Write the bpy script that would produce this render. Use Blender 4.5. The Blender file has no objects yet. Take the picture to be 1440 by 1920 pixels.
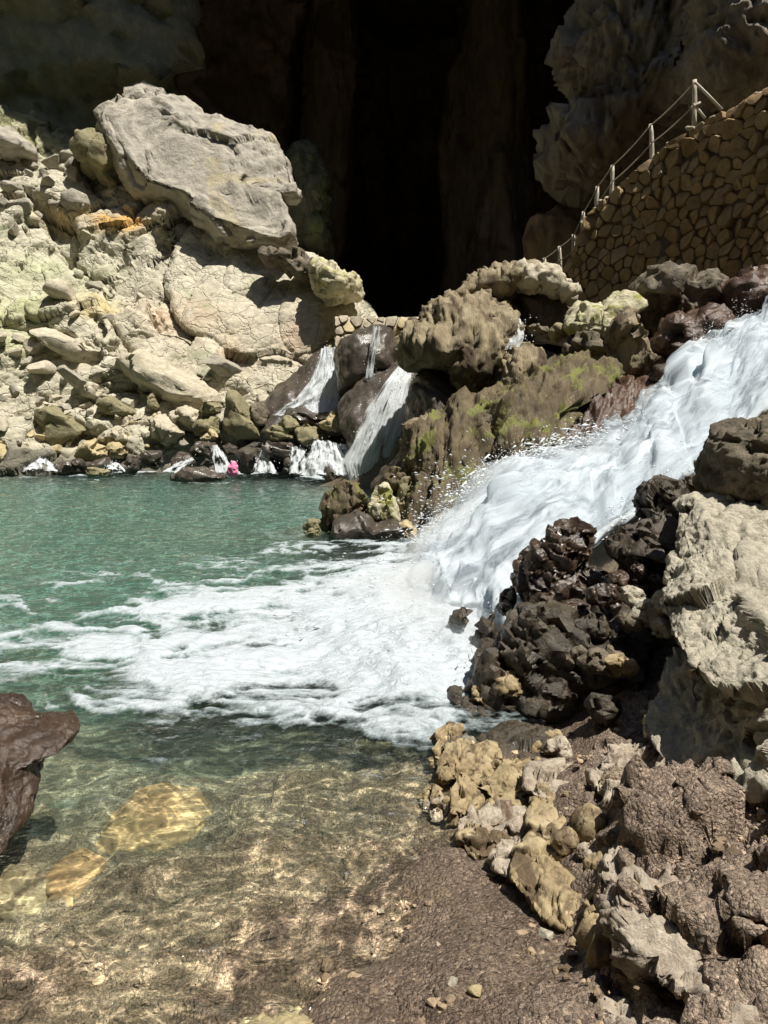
import bpy, math, random
import numpy as np
# ------------------------------------------------------------------ camera, light, exposure
SC = bpy.context.scene
COL = SC.collection
CAMZ = 1.7
F = 1397.0                       # focal length in photo pixels (1440 x 1920)
PITCH = math.atan(200.0 / F)     # horizon sits at photo row 760
cam = bpy.data.cameras.new('camera')
camo = bpy.data.objects.new('camera', cam)
COL.objects.link(camo)
cam.sensor_fit = 'VERTICAL'
cam.angle = 2 * math.atan(960.0 / F)
cam.clip_start = 0.05
cam.clip_end = 400
camo.location = (0, 0, CAMZ)
camo.rotation_euler = (math.pi / 2 - PITCH, 0, 0)
SC.camera = camo

SUN_EL = math.radians(67)
SUN_AZ = math.radians(126)        # compass from +Y towards +X
sd = np.array([math.sin(SUN_AZ) * math.cos(SUN_EL), math.cos(SUN_AZ) * math.cos(SUN_EL), math.sin(SUN_EL)])
world = bpy.data.worlds.new('World')
SC.world = world
world.use_nodes = True
wt = world.node_tree
sky = wt.nodes.new('ShaderNodeTexSky')
sky.sky_type = 'NISHITA'
sky.sun_disc = False
sky.sun_elevation = SUN_EL
sky.sun_rotation = SUN_AZ
wt.links.new(sky.outputs[0], wt.nodes['Background'].inputs[0])
wt.nodes['Background'].inputs[1].default_value = 0.065
sun = bpy.data.lights.new('sun', 'SUN')
sun.energy = 5.0
sun.angle = math.radians(0.5)
sun.color = (1.0, 0.95, 0.86)
suno = bpy.data.objects.new('sun', sun)
COL.objects.link(suno)
from mathutils import Vector
suno.rotation_euler = Vector(sd).to_track_quat('Z', 'Y').to_euler()
SC.view_settings.view_transform = 'Standard'
SC.view_settings.look = 'None'
SC.view_settings.gamma = 1
SC.view_settings.use_curve_mapping = False
SC.view_settings.exposure = 0.5
SC.render.engine = 'CYCLES'
SC.cycles.use_denoising = True
SC.cycles.max_bounces = 8
SC.cycles.diffuse_bounces = 4
SC.cycles.glossy_bounces = 2
SC.cycles.transmission_bounces = 4
SC.cycles.transparent_max_bounces = 24
SC.cycles.volume_bounces = 2
SC.cycles.caustics_reflective = False
SC.cycles.caustics_refractive = False

# ------------------------------------------------------------------ photo pixels -> places
SP, CP = math.sin(PITCH), math.cos(PITCH)
def ray(u, v):
    u = np.asarray(u, float); v = np.asarray(v, float)
    a = (u - 720) / F; b = (960 - v) / F
    return np.stack([a + 0 * b, CP + SP * b + 0 * a, -SP + CP * b + 0 * a], -1)
def P(u, v, d):
    r = ray(u, v); k = np.asarray(d, float) / r[..., 1]
    return r * k[..., None] + np.array([0, 0, CAMZ])
def G(u, v, z=0.0):
    r = ray(u, v); k = (z - CAMZ) / r[..., 2]
    return r * k[..., None] + np.array([0, 0, CAMZ])
def proj(p):
    q = p - np.array([0, 0, CAMZ])
    dep = q[..., 1] * CP - q[..., 2] * SP
    up = q[..., 1] * SP + q[..., 2] * CP
    dep = np.maximum(dep, 1e-3)
    return 720 + F * q[..., 0] / dep, 960 - F * up / dep

# ------------------------------------------------------------------ noise
rs = np.random.RandomState(11)
PERM = np.tile(rs.permutation(256), 3)
GR = rs.normal(size=(256, 3)); GR /= np.linalg.norm(GR, axis=1)[:, None]
GR = GR.astype(np.float32)
RV = rs.uniform(0, 1, (256, 3)).astype(np.float32)
def pn(p, seed=0):
    p = np.asarray(p, np.float32) + np.float32(seed * 7.13 + 100)
    i = np.floor(p).astype(np.int32); f = p - i
    i &= 255
    w = f * f * f * (f * (f * 6 - 15) + 10)
    out = 0
    for dx in (0, 1):
        hx = PERM[i[:, 0] + dx]; wx = w[:, 0] if dx else 1 - w[:, 0]
        for dy in (0, 1):
            hy = PERM[hx + ((i[:, 1] + dy) & 255)]; wy = w[:, 1] if dy else 1 - w[:, 1]
            for dz in (0, 1):
                g = GR[PERM[hy + ((i[:, 2] + dz) & 255)]]
                wz = w[:, 2] if dz else 1 - w[:, 2]
                d = g[:, 0] * (f[:, 0] - dx) + g[:, 1] * (f[:, 1] - dy) + g[:, 2] * (f[:, 2] - dz)
                out = out + d * wx * wy * wz
    return out * 1.5
def fbm(p, octv=4, seed=0, gain=0.5):
    a, s, o = 1.0, 1.0, 0
    for k in range(octv):
        o = o + a * pn(p * s, seed + k * 3); a *= gain; s *= 2.03
    return o
def ridged(p, octv=4, seed=0, gain=0.5):
    a, s, o = 1.0, 1.0, 0
    for k in range(octv):
        o = o + a * (1 - 2 * np.abs(pn(p * s, seed + k * 3))); a *= gain; s *= 2.07
    return o - 0.5
def cells(p, seed=0, full=False):
    """cellular noise: facet value (a tilted plane per cell) and distance to the cell border"""
    p = np.asarray(p, np.float32) + np.float32(seed * 5.7 + 60)
    i = np.floor(p).astype(np.int32)
    f1 = np.full(len(p), 9., np.float32); f2 = f1.copy()
    val = np.zeros(len(p), np.float32)
    for dx in (-1, 0, 1):
        for dy in (-1, 0, 1):
            for dz in (-1, 0, 1):
                c = i + np.array([dx, dy, dz])
                h = PERM[(PERM[(PERM[c[:, 0] & 255] + c[:, 1]) & 255] + c[:, 2]) & 255]
                r = p - (c + 0.1 + 0.8 * RV[h])
                d = (r * r).sum(1)
                near = d < f1
                f2 = np.where(near, f1, np.minimum(f2, d))
                pl = (RV[h, 1] - 0.5) * 1.0 + (r * GR[h]).sum(1) * 1.35
                val = np.where(near, pl, val)
                f1 = np.where(near, d, f1)
    return val, np.sqrt(f2) - np.sqrt(f1), np.sqrt(f1)
def sstep(a, b, x):
    t = np.clip((x - a) / (b - a), 0, 1)
    return t * t * (3 - 2 * t)

# ------------------------------------------------------------------ mesh helpers
def tag(o, label=None, cat=None, group=None, kind=None):
    if label: o['label'] = label
    if cat: o['category'] = cat
    if group: o['group'] = group
    if kind: o['kind'] = kind
    return o
def mesh(name, V, Fa, mat=None, smooth=True, sharp=None, attrs=None, uv=None):
    V = np.asarray(V, np.float32); Fa = np.asarray(Fa, np.int32)
    me = bpy.data.meshes.new(name)
    k = Fa.shape[1]
    me.vertices.add(len(V)); me.vertices.foreach_set('co', V.ravel())
    me.loops.add(Fa.size); me.loops.foreach_set('vertex_index', Fa.ravel())
    me.polygons.add(len(Fa))
    me.polygons.foreach_set('loop_start', np.arange(0, Fa.size, k, dtype=np.int32))
    me.polygons.foreach_set('loop_total', np.full(len(Fa), k, np.int32))
    me.update(calc_edges=True)
    me.polygons.foreach_set('use_smooth', np.full(len(Fa), smooth))
    if attrs:
        for n, a in attrs.items():
            a = np.asarray(a, np.float32)
            if a.ndim == 1:
                at = me.attributes.new(n, 'FLOAT', 'POINT'); at.data.foreach_set('value', a)
            else:
                at = me.attributes.new(n, 'FLOAT_COLOR', 'POINT')
                at.data.foreach_set('color', np.concatenate([a, np.ones((len(a), 1), np.float32)], 1).ravel())
    if uv is not None:
        l = me.uv_layers.new(name='UVMap')
        l.data.foreach_set('uv', np.asarray(uv, np.float32)[Fa.ravel()].ravel())
    if mat: me.materials.append(mat)
    me.validate()
    if sharp: me.set_sharp_from_angle(angle=math.radians(sharp))
    return me
def obj(name, me, parent=None, loc=None):
    o = bpy.data.objects.new(name, me); COL.objects.link(o)
    if parent: o.parent = parent
    if loc is not None: o.location = loc
    return o
def empty(name, loc=(0, 0, 0)):
    o = bpy.data.objects.new(name, None); COL.objects.link(o); o.location = loc; o.empty_display_size = 0.1
    return o
def gridf(nu, nv):
    i = np.arange(nu * nv).reshape(nv, nu)
    return np.stack([i[:-1, :-1], i[:-1, 1:], i[1:, 1:], i[1:, :-1]], -1).reshape(-1, 4)
def normals(V, Fa):
    a = V[Fa[:, 2]] - V[Fa[:, 0]]; b = V[Fa[:, 3]] - V[Fa[:, 1]]
    n = np.cross(a, b); N = np.zeros_like(V)
    for k in range(4):
        for c in range(3):
            N[:, c] += np.bincount(Fa[:, k], n[:, c], len(V))
    return N / np.maximum(np.linalg.norm(N, axis=1), 1e-9)[:, None]
_cs = {}
def cubesphere(n):
    if n in _cs: return _cs[n]
    t = np.tan(np.linspace(-1, 1, n + 1) * math.pi / 4)
    a, b = np.meshgrid(t, t); a = a.ravel(); b = b.ravel(); o = np.ones_like(a)
    Vs, Fs, k = [], [], 0
    for ax in range(3):
        for s in (1, -1):
            v = np.zeros((len(a), 3)); v[:, ax] = s * o; v[:, (ax + 1) % 3] = a * s; v[:, (ax + 2) % 3] = b
            Vs.append(v); Fs.append(gridf(n + 1, n + 1) + k); k += len(a)
    V = np.concatenate(Vs); Fa = np.concatenate(Fs)
    _, ix, inv = np.unique(np.round(V * 1e5).astype(np.int64), axis=0, return_index=True, return_inverse=True)
    V = V[ix]; Fa = inv.reshape(-1)[Fa]
    V = V / np.linalg.norm(V, axis=1)[:, None]
    _cs[n] = (V, Fa)
    return V, Fa
def disp(V, Fa, specs, seed=0, mask=None, N=None):
    """push a surface in and out along its normals"""
    if N is None: N = normals(V, Fa)
    for sp in specs:
        kind, size, amp = sp[:3]
        p = V / size
        if kind == 'fbm': h = fbm(p, sp[3] if len(sp) > 3 else 4, seed)
        elif kind == 'rid': h = ridged(p, sp[3] if len(sp) > 3 else 4, seed)
        elif kind == 'fac':
            w = V + 0.25 * size * np.stack([pn(p * 1.5, seed + 40), pn(p * 1.5, seed + 41), pn(p * 1.5, seed + 42)], -1)
            if len(sp) > 3: w = w @ sp[3]
            val, e, _ = cells(w / size, seed)
            h = val - 0.30 * (1 - sstep(0.0, 0.09, e))
        elif kind == 'lay':          # bedding layers that dip
            ax = np.array(sp[3], float); ax /= np.linalg.norm(ax)
            q = (V @ ax)[:, None] / size; lat = V - (V @ ax)[:, None] * ax
            h = ridged(np.concatenate([q, lat[:, :1] / size * .22, (lat[:, 1:2] + lat[:, 2:3]) / size * .22], 1), 3, seed)
        elif kind == 'flu':          # hanging folds
            st = sp[3] if len(sp) > 3 else 7.0
            tl = sp[4] if len(sp) > 4 else (0, 0)
            q = np.stack([(V[:, 0] + tl[0] * V[:, 2]) / size, (V[:, 1] * .22 + tl[1] * V[:, 2]) / size, V[:, 2] / (size * st)], -1)
            h = (0.6 * ridged(q, 3, seed) + 0.4 * fbm(q * 2.1, 2, seed + 9)) * (1 - .35 * N[:, 2]**2) * (1 - np.clip(-N[:, 2] * 1.5, 0, 1))
        elif kind == 'pit':
            _, _, f1 = cells(p, seed)
            h = -(1 - sstep(0.12, 0.5, f1))
        a = amp if mask is None else amp * mask
        V = V + N * (h * a)[:, None]
    return V
def stretch(ax, k):
    """matrix that packs cells k times tighter along ax (slabs lying across it)"""
    a = np.array(ax, float); a /= np.linalg.norm(a)
    return np.eye(3) * .75 + (k - .75) * np.outer(a, a)
def polar(poly, c, m=360):
    th = np.linspace(-math.pi, math.pi, m, endpoint=False)
    d = np.stack([np.cos(th), np.sin(th)], -1)
    A = poly - c; B = np.roll(poly, -1, 0) - c
    R = np.zeros(m)
    for a, b in zip(A, B):
        e = b - a
        den = d[:, 0] * e[1] - d[:, 1] * e[0]
        den = np.where(np.abs(den) < 1e-9, 1e-9, den)
        t = (a[0] * e[1] - a[1] * e[0]) / den
        s = (a[0] * d[:, 1] - a[1] * d[:, 0]) / den
        R = np.where((t > 0) & (s >= -1e-6) & (s <= 1 + 1e-6), np.maximum(R, t), R)
    return th, R
def centroid(poly):
    x, y = poly[:, 0], poly[:, 1]; x2, y2 = np.roll(x, -1), np.roll(y, -1)
    cr = x * y2 - x2 * y; A = cr.sum() / 2
    return np.array([((x + x2) * cr).sum(), ((y + y2) * cr).sum()]) / (6 * A)
NR = [0]
def rock(name, outline, d, thick, mat, specs=(), n=36, planes=(), slant=(0, 0), pw=0.75, back=None, label=None, cat='rock',
         group=None, kind=None, centre=None, rp=0, parent=None, sharp=None):
    """a solid boulder: outline traced from the photo at distance d (m), with its own thickness (m)"""
    NR[0] += 1; seed = NR[0] % 37
    poly = np.array(outline, float)
    c = np.array(centre, float) if centre is not None else centroid(poly)
    th, R = polar(poly, c)
    eu = c[0] + R * np.cos(th); ev = c[1] + R * np.sin(th)
    dd = d + slant[0] * (eu - c[0]) / 100 + slant[1] * (c[1] - ev) / 100
    E = P(eu, ev, dd) - P(c[0], c[1], d)
    D, Fa = cubesphere(max(12, int(n * (.76 if n < 40 else .70))))
    q = D.copy()
    rg = np.random.RandomState(NR[0])
    pl = [(np.array(a, float) / np.linalg.norm(a), h) for a, h in planes]
    for _ in range(rp):
        a = rg.normal(size=3); a[1] = -abs(a[1]) - .2; a /= np.linalg.norm(a); pl.append((a, rg.uniform(.5, .82)))
    for a, h in pl:
        k = q @ a - h
        q = q - np.where(k > 0, k * 0.97, 0)[:, None] * a
    t = np.arctan2(-q[:, 2], q[:, 0])
    Ei = np.stack([np.interp(t, np.append(th, math.pi), np.append(E[:, k], E[0, k])) for k in range(3)], -1)
    rho = np.sqrt(q[:, 0]**2 + q[:, 2]**2)**pw
    bk = thick if back is None else back
    C0 = P(c[0], c[1], d)
    V = Ei * rho[:, None]
    V[:, 1] += np.where(q[:, 1] < 0, q[:, 1] * thick, q[:, 1] * bk)
    Fa = Fa[:, ::-1] if False else Fa
    V = V + C0
    N = normals(V, Fa)
    if ((V - C0) * N).sum() < 0: Fa = Fa[:, ::-1]; N = -N
    V = disp(V, Fa, specs, seed, N=N)
    base = np.array([C0[0], C0[1], V[:, 2].min()])
    o = obj(name, mesh(name, V - base, Fa, mat, sharp=sharp), loc=base)
    if label or kind: tag(o, label, None if kind else cat, group, kind)
    return o

def flat_rock(name, outline, ztop, thick, mat, specs, n=40, pw=.7, label=None, cat='rock', group=None):
    """a rock lying on the bed: outline seen on the level ztop, swelling downwards"""
    NR[0] += 1
    W = np.array([G(u, v, ztop) for u, v in outline]); c3 = W.mean(0)
    th, R = polar(W[:, :2], c3[:2])
    D, Fa = cubesphere(n); t = np.arctan2(D[:, 1], D[:, 0]); Ri = np.interp(t, np.append(th, math.pi), np.append(R, R[0]))
    rho = np.hypot(D[:, 0], D[:, 1])**pw * Ri
    V = np.stack([np.cos(t) * rho, np.sin(t) * rho, D[:, 2] * thick], -1) + c3 - np.array([0, 0, thick])
    N = normals(V, Fa)
    if ((V - V.mean(0)) * N).sum() < 0: Fa = Fa[:, ::-1]; N = -N
    V = disp(V, Fa, specs, NR[0] % 37, N=N)
    base = np.array([c3[0], c3[1], V[:, 2].min()])
    return tag(obj(name, mesh(name, V - base, Fa, mat), loc=base), label, cat, group)

# ------------------------------------------------------------------ materials
class NT:
    def __init__(s, name):
        s.m = bpy.data.materials.new(name); s.m.use_nodes = True
        s.t = s.m.node_tree; s.t.nodes.clear()
        s.out = s.t.nodes.new('ShaderNodeOutputMaterial')
    def n(s, ty, **kw):
        nd = s.t.nodes.new(ty)
        for k, v in kw.items():
            if k.startswith('i_'):
                key = k[2:]; key = int(key) if key.isdigit() else key
                nd.inputs[key].default_value = v
            else: setattr(nd, k, v)
        return nd
    def l(s, a, b): s.t.links.new(a, b)
    def pos(s): return s.n('ShaderNodeNewGeometry').outputs['Position']
    def noise(s, vec, scale, detail=5, rough=0.55, dist=0.0):
        nd = s.n('ShaderNodeTexNoise'); nd.inputs['Scale'].default_value = scale
        nd.inputs['Detail'].default_value = detail; nd.inputs['Roughness'].default_value = rough
        nd.inputs['Distortion'].default_value = dist
        s.l(vec, nd.inputs['Vector']); return nd.outputs['Fac']
    def ramp(s, fac, stops):
        nd = s.n('ShaderNodeValToRGB'); s.l(fac, nd.inputs[0]); e = nd.color_ramp.elements
        while len(e) < len(stops): e.new(0.5)
        for el, (p, c) in zip(e, stops):
            el.position = p; el.color = (c[0], c[1], c[2], 1) if hasattr(c, '__len__') else (c, c, c, 1)
        return nd.outputs[0]
    def mix(s, fac, a, b, mode='MIX'):
        nd = s.n('ShaderNodeMix', data_type='RGBA', blend_type=mode)
        for val, sock in ((fac, nd.inputs[0]), (a, nd.inputs[6]), (b, nd.inputs[7])):
            if hasattr(val, 'links'): s.l(val, sock)
            elif hasattr(val, '__len__'): sock.default_value = (val[0], val[1], val[2], 1)
            else: sock.default_value = val
        return nd.outputs[2]
    def math(s, op, a, b=None, c=None, clamp=False):
        nd = s.n('ShaderNodeMath', operation=op, use_clamp=clamp)
        for k, v in enumerate((a, b, c)):
            if v is None: continue
            if hasattr(v, 'links'): s.l(v, nd.inputs[k])
            else: nd.inputs[k].default_value = v
        return nd.outputs[0]
    def mapr(s, v, a, b, c=0., d=1.):
        nd = s.n('ShaderNodeMapRange'); nd.interpolation_type = 'SMOOTHSTEP'
        s.l(v, nd.inputs[0])
        for k, x in zip((1, 2, 3, 4), (a, b, c, d)): nd.inputs[k].default_value = x
        return nd.outputs[0]
    def vscale(s, v, xyz):
        nd = s.n('ShaderNodeVectorMath', operation='MULTIPLY'); s.l(v, nd.inputs[0]); nd.inputs[1].default_value = xyz
        return nd.outputs[0]
    def bump(s, h, strength, dist, prev=None):
        nd = s.n('ShaderNodeBump'); nd.inputs['Strength'].default_value = strength; nd.inputs['Distance'].default_value = dist
        s.l(h, nd.inputs['Height'])
        if prev is not None: s.l(prev, nd.inputs['Normal'])
        return nd.outputs[0]
def rockmat(name, c1, c2, s=1.0, stain=None, stain_cov=0.5, moss=None, moss_cov=0.5, rough=0.85, bump=0.6, bd=0.03, spec=0.3,
            tint=False, crack=0.0, fine=1.0, wetline=None, streak=None):
    """s: pattern size per metre; colours are dry base colours"""
    T = NT(name); p = T.pos()
    if streak: pv = T.vscale(p, streak)
    else: pv = p
    c = T.ramp(T.noise(pv, 1.3 * s, 7, 0.6, 0.6), [(0.32, c1), (0.68, c2)])
    c = T.mix(1.0, c, T.ramp(T.noise(pv, 7 * s, 6, 0.65), [(0.25, 0.62), (0.55, 1.0), (0.8, 1.2)]), 'MULTIPLY')
    if stain: c = T.mix(T.mapr(T.noise(p, 0.9 * s, 5, 0.6, 1.0), 1 - stain_cov, 1.12 - stain_cov), c, stain)
    if moss: c = T.mix(T.mapr(T.noise(p, 1.6 * s, 7, 0.7, 0.3), 1 - moss_cov, 1.1 - moss_cov), c, T.mix(T.noise(p, 14 * s, 4), moss, [x * 1.7 for x in moss]))
    if tint:
        a = T.n('ShaderNodeAttribute', attribute_name='tint'); c = T.mix(1.0, c, a.outputs['Color'], 'MULTIPLY')
    f1 = T.noise(pv, 9 * s * fine, 10, 0.68)
    h = f1
    if crack:
        v = T.n('ShaderNodeTexVoronoi', feature='DISTANCE_TO_EDGE'); v.inputs['Scale'].default_value = 2.2 * s
        w = T.n('ShaderNodeVectorMath', operation='ADD'); T.l(p, w.inputs[0])
        nc = T.n('ShaderNodeTexNoise'); nc.inputs['Scale'].default_value = 2.35 * s; nc.inputs['Detail'].default_value = 4; T.l(p, nc.inputs['Vector'])
        sc = T.n('ShaderNodeVectorMath', operation='SCALE'); T.l(nc.outputs['Color'], sc.inputs[0]); sc.inputs['Scale'].default_value = 0.7 / s
        T.l(sc.outputs[0], w.inputs[1]); T.l(w.outputs[0], v.inputs['Vector'])
        e = T.mapr(v.outputs['Distance'], 0.0, 0.06)
        h = T.math('ADD', T.math('MULTIPLY', e, crack), f1)
    nrm = T.bump(h, bump, bd)
    b = T.n('ShaderNodeBsdfPrincipled'); T.l(c, b.inputs['Base Color']); T.l(nrm, b.inputs['Normal'])
    b.inputs['Roughness'].default_value = rough
    b.inputs['Specular IOR Level'].default_value = spec
    if rough < 0.6:
        T.l(T.ramp(T.noise(p, 5 * s, 5, 0.6), [(0.35, rough * 0.5), (0.7, min(1, rough * 1.8))]), b.inputs['Roughness'])
    T.l(b.outputs[0], T.out.inputs[0])
    return T.m
M = {}
M['slope'] = rockmat('pale_limestone_slope', (0.47, 0.435, 0.325), (0.59, 0.55, 0.435), 0.7, stain=(0.36, 0.37, 0.25), stain_cov=0.42, tint=True, crack=0.35, bump=0.9, bd=0.10)
M['boulder'] = rockmat('grey_limestone', (0.36, 0.33, 0.275), (0.48, 0.44, 0.365), 0.6, stain=(0.42, 0.37, 0.25), stain_cov=0.45, bump=0.9, bd=0.09)
M['pale'] = rockmat('pale_stone', (0.45, 0.40, 0.29), (0.55, 0.50, 0.39), 1.0, bump=0.8, bd=0.06)
M['yellow'] = rockmat('ochre_stone', (0.42, 0.34, 0.18), (0.52, 0.44, 0.27), 1.0, bump=0.8, bd=0.05)
M['olive'] = rockmat('olive_stone', (0.20, 0.18, 0.10), (0.28, 0.25, 0.15), 1.0, stain=(0.32, 0.28, 0.14), stain_cov=0.4, bump=0.8, bd=0.05)
M['wet'] = rockmat('wet_dark_stone', (0.060, 0.050, 0.040), (0.10, 0.082, 0.064), 1.5, rough=0.32, bump=0.5, bd=0.03, spec=0.5)
M['wetbrown'] = rockmat('wet_brown_stone', (0.034, 0.022, 0.015), (0.085, 0.054, 0.034), 4.0, rough=0.2, bump=0.8, bd=0.012, spec=0.6)
M['redbrown'] = rockmat('wet_red_brown_drape', (0.055, 0.032, 0.022), (0.12, 0.07, 0.045), 1.6, rough=0.3, bump=0.9, bd=0.03, spec=0.6)
M['drape'] = rockmat('dripstone', (0.22, 0.175, 0.105), (0.38, 0.32, 0.21), 1.3, stain=(0.09, 0.065, 0.04), stain_cov=0.50, bump=0.9, bd=0.05, streak=(3.0, .9, .4))
M['moss'] = rockmat('mossy_dripstone', (0.075, 0.055, 0.033), (0.19, 0.15, 0.085), 1.5, moss=(0.125, 0.13, 0.035), moss_cov=0.50, rough=.55, bump=0.9, bd=0.04, streak=(3.2, .9, .4))
M['bright'] = rockmat('pale_mossy_stone', (0.46, 0.42, 0.27), (0.55, 0.51, 0.37), 2.0, moss=(0.20, 0.20, 0.06), moss_cov=0.48, bump=0.9, bd=0.04)
M['speck'] = rockmat('speckled_dark_stone', (0.08, 0.066, 0.045), (0.24, 0.20, 0.14), 2.5, bump=0.9, bd=0.04, rough=0.6)
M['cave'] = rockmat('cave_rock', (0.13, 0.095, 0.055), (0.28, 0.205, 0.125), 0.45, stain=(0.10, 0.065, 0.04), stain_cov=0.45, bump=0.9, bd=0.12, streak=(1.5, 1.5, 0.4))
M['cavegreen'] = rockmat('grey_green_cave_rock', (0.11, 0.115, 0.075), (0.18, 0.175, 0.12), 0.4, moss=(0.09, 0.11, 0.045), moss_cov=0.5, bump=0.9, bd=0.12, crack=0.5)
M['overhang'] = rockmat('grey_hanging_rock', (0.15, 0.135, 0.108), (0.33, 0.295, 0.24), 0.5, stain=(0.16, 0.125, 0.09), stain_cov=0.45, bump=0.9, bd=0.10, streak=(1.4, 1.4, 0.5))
M['masonry'] = rockmat('brown_wall_stone', (0.22, 0.145, 0.065), (0.36, 0.25, 0.13), 1.2, bump=0.8, bd=0.04)
M['mortar'] = rockmat('dark_joint', (0.06, 0.043, 0.025), (0.11, 0.08, 0.05), 2.0, bump=0.6, bd=0.03)
M['cobble'] = rockmat('pale_cobble', (0.36, 0.31, 0.22), (0.48, 0.42, 0.32), 2.0, bump=0.8, bd=0.03)
M['near'] = rockmat('pitted_limestone', (0.48, 0.44, 0.34), (0.60, 0.55, 0.44), 5.0, stain=(0.30, 0.27, 0.20), stain_cov=0.4, bump=1.0, bd=0.022, fine=1.6)
M['gnarly'] = rockmat('gnarled_limestone', (0.36, 0.29, 0.22), (0.60, 0.53, 0.42), 6.0, stain=(0.20, 0.13, 0.09), stain_cov=0.45, bump=1.0, bd=0.014, fine=1.8)
M['shore'] = rockmat('ochre_shore_rock', (0.26, 0.19, 0.10), (0.44, 0.36, 0.22), 6.0, stain=(0.12, 0.085, 0.05), stain_cov=0.52, bump=0.8, bd=0.010)
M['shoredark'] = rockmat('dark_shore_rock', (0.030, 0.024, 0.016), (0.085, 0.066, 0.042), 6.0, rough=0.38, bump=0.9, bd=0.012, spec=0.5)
M['orange'] = rockmat('sunken_ochre_rock', (0.26, 0.165, 0.075), (0.36, 0.25, 0.125), 4.0, bump=0.6, bd=0.015)
M['post'] = rockmat('bleached_wood', (0.42, 0.37, 0.30), (0.60, 0.55, 0.46), 4.0, bump=0.6, bd=0.01)
M['rope'] = rockmat('grey_rope', (0.34, 0.30, 0.24), (0.46, 0.42, 0.34), 5.0, bump=0.4, bd=0.005)

# ------------------------------------------------------------------ near cascade: its two banks in photo pixels and distance
CF = np.array([(1600, 470, 12.6), (1440, 588, 11.5), (1370, 636, 11), (1300, 680, 10.6), (1250, 765, 10.3), (1180, 825, 10), (1060, 850, 9.6), (970, 880, 9.3), (890, 945, 9.1), (830, 1000, 8.9), (765, 1040, 8.7)], float)
CN = np.array([(1600, 650, 8.4), (1440, 785, 7.2), (1370, 850, 6.9), (1300, 905, 6.7), (1200, 965, 6.2), (1120, 1030, 5.8), (1050, 1070, 5.5), (985, 1120, 5.2), (945, 1190, 4.9), (905, 1260, 4.6), (850, 1335, 4.2)], float)
CFP = P(CF[:, 0], CF[:, 1], CF[:, 2]); CNP = P(CN[:, 0], CN[:, 1], CN[:, 2])

# ------------------------------------------------------------------ ground: one sheet under everything, the beach in finer relief
gp = [(-300, 1900, -.06), (0, 1900, -.05), (300, 1900, -.07), (500, 1880, -.025), (700, 1900, .05), (640, 1740, -.02), (900, 1900, .11), (900, 1700, .03),
      (960, 1650, .01), (1100, 1900, .19), (1300, 1900, .24), (1500, 1900, .3), (1000, 1780, .09), (1250, 1500, .40), (1400, 1560, .42), (1300, 1700, .34),
      (1500, 1600, .48), (1100, 1560, .18), (950, 1520, .04), (1130, 1430, .25), (1000, 1420, .06), (0, 1700, -.14), (300, 1700, -.10), (600, 1650, -.08), (800, 1560, -.09), (800, 1450, -.13),
      (600, 1520, -.14), (300, 1550, -.25), (100, 1500, -.3), (400, 1420, -.42), (700, 1420, -.28), (820, 1380, -.25), (-300, 1600, -.2), (600, 1340, -.6),
      (200, 1330, -.8), (850, 1300, -.4), (-200, 1350, -.7), (400, 1200, -1.3), (0, 1200, -1.4), (750, 1200, -.8), (300, 1050, -2.2), (700, 1050, -1.2),
      (-300, 1050, -2.2), (300, 950, -2.6), (0, 950, -2.4), (600, 930, -2), (0, 900, -1.4), (300, 900, -1.2), (500, 897, -1.0), (-300, 930, -1.5)]
GP = [G(u, v, z) for u, v, z in gp]
fp = [(1000, 1330, 3.9), (1150, 1250, 4.0), (1230, 1300, 3.5), (1250, 1050, 4.8), (1350, 1000, 4.8), (1450, 1100, 3.6), (1500, 900, 5.5),
      (900, 960, 11.2), (860, 830, 12.8), (1000, 830, 12), (1250, 760, 12), (1450, 600, 13), (820, 700, 16.5), (1000, 680, 16), (1300, 640, 14.5),
      (700, 850, 19), (700, 680, 22), (1100, 580, 22), (1400, 580, 19), (1550, 540, 17)]
GP += [P(u, v, d) - np.array([0, 0, .45 if d < 13 and d > 6 else (1.3 if d > 13 else .08)]) for u, v, d in fp]
for a, b in zip(CFP, CNP):
    for k in (0, .33, .66, 1): GP.append(a * (1 - k) + b * k - np.array([0, 0, .45]))
GP += [np.array(q, float) for q in [(-10, 24, 1.5), (-6, 23, 1.0), (-14, 24, 3), (-5, 28, 3), (-5, 40, 3), (5, 40, 3), (0, 55, 3), (-20, 40, 8), (20, 40, 5), (-30, 20, 6), (30, 15, 8), (20, 5, 4), (9, 3, 1.6),
      (7, 6, 1.8), (5, 0, .8), (0, -3, .5), (-5, -2, .5), (-10, 0, .6), (-14, 5, .8), (-18, 11, 1.5), (-10, 6, -1), (-11, 12, -2), (-16, 18, 0.5), (12, 10, 4), (2, 0.5, .35), (-2, .3, .1)]]
GP = np.array(GP)
def height(x, y):
    x = x.ravel(); y = y.ravel()
    yy = np.maximum(y, -2.5) + 3.2
    a = x / yy * 3; b = np.log(yy) * 3
    gy = np.maximum(GP[:, 1], -2.5) + 3.2
    ga = GP[:, 0] / gy * 3; gb = np.log(gy) * 3
    out = np.zeros(len(x))
    for s in range(0, len(x), 20000):
        d2 = (a[s:s + 20000, None] - ga)**2 + (b[s:s + 20000, None] - gb)**2
        w = 1 / (d2 + 0.004)**2
        out[s:s + 20000] = (w * GP[:, 2]).sum(1) / w.sum(1)
    return out
BX0, BX1, BY0, BY1 = -2.3, 2.6, 1.0, 5.2
nu, nv = 220, 240
gx = np.sinh(np.linspace(-1, 1, nu) * 2.2) / math.sinh(2.2) * 45
gy = np.expm1(np.linspace(0, 1, nv) * 2.6) / math.expm1(2.6) * 70 - 6
X, Y = np.meshgrid(gx, gy)
Z = height(X, Y)
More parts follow.
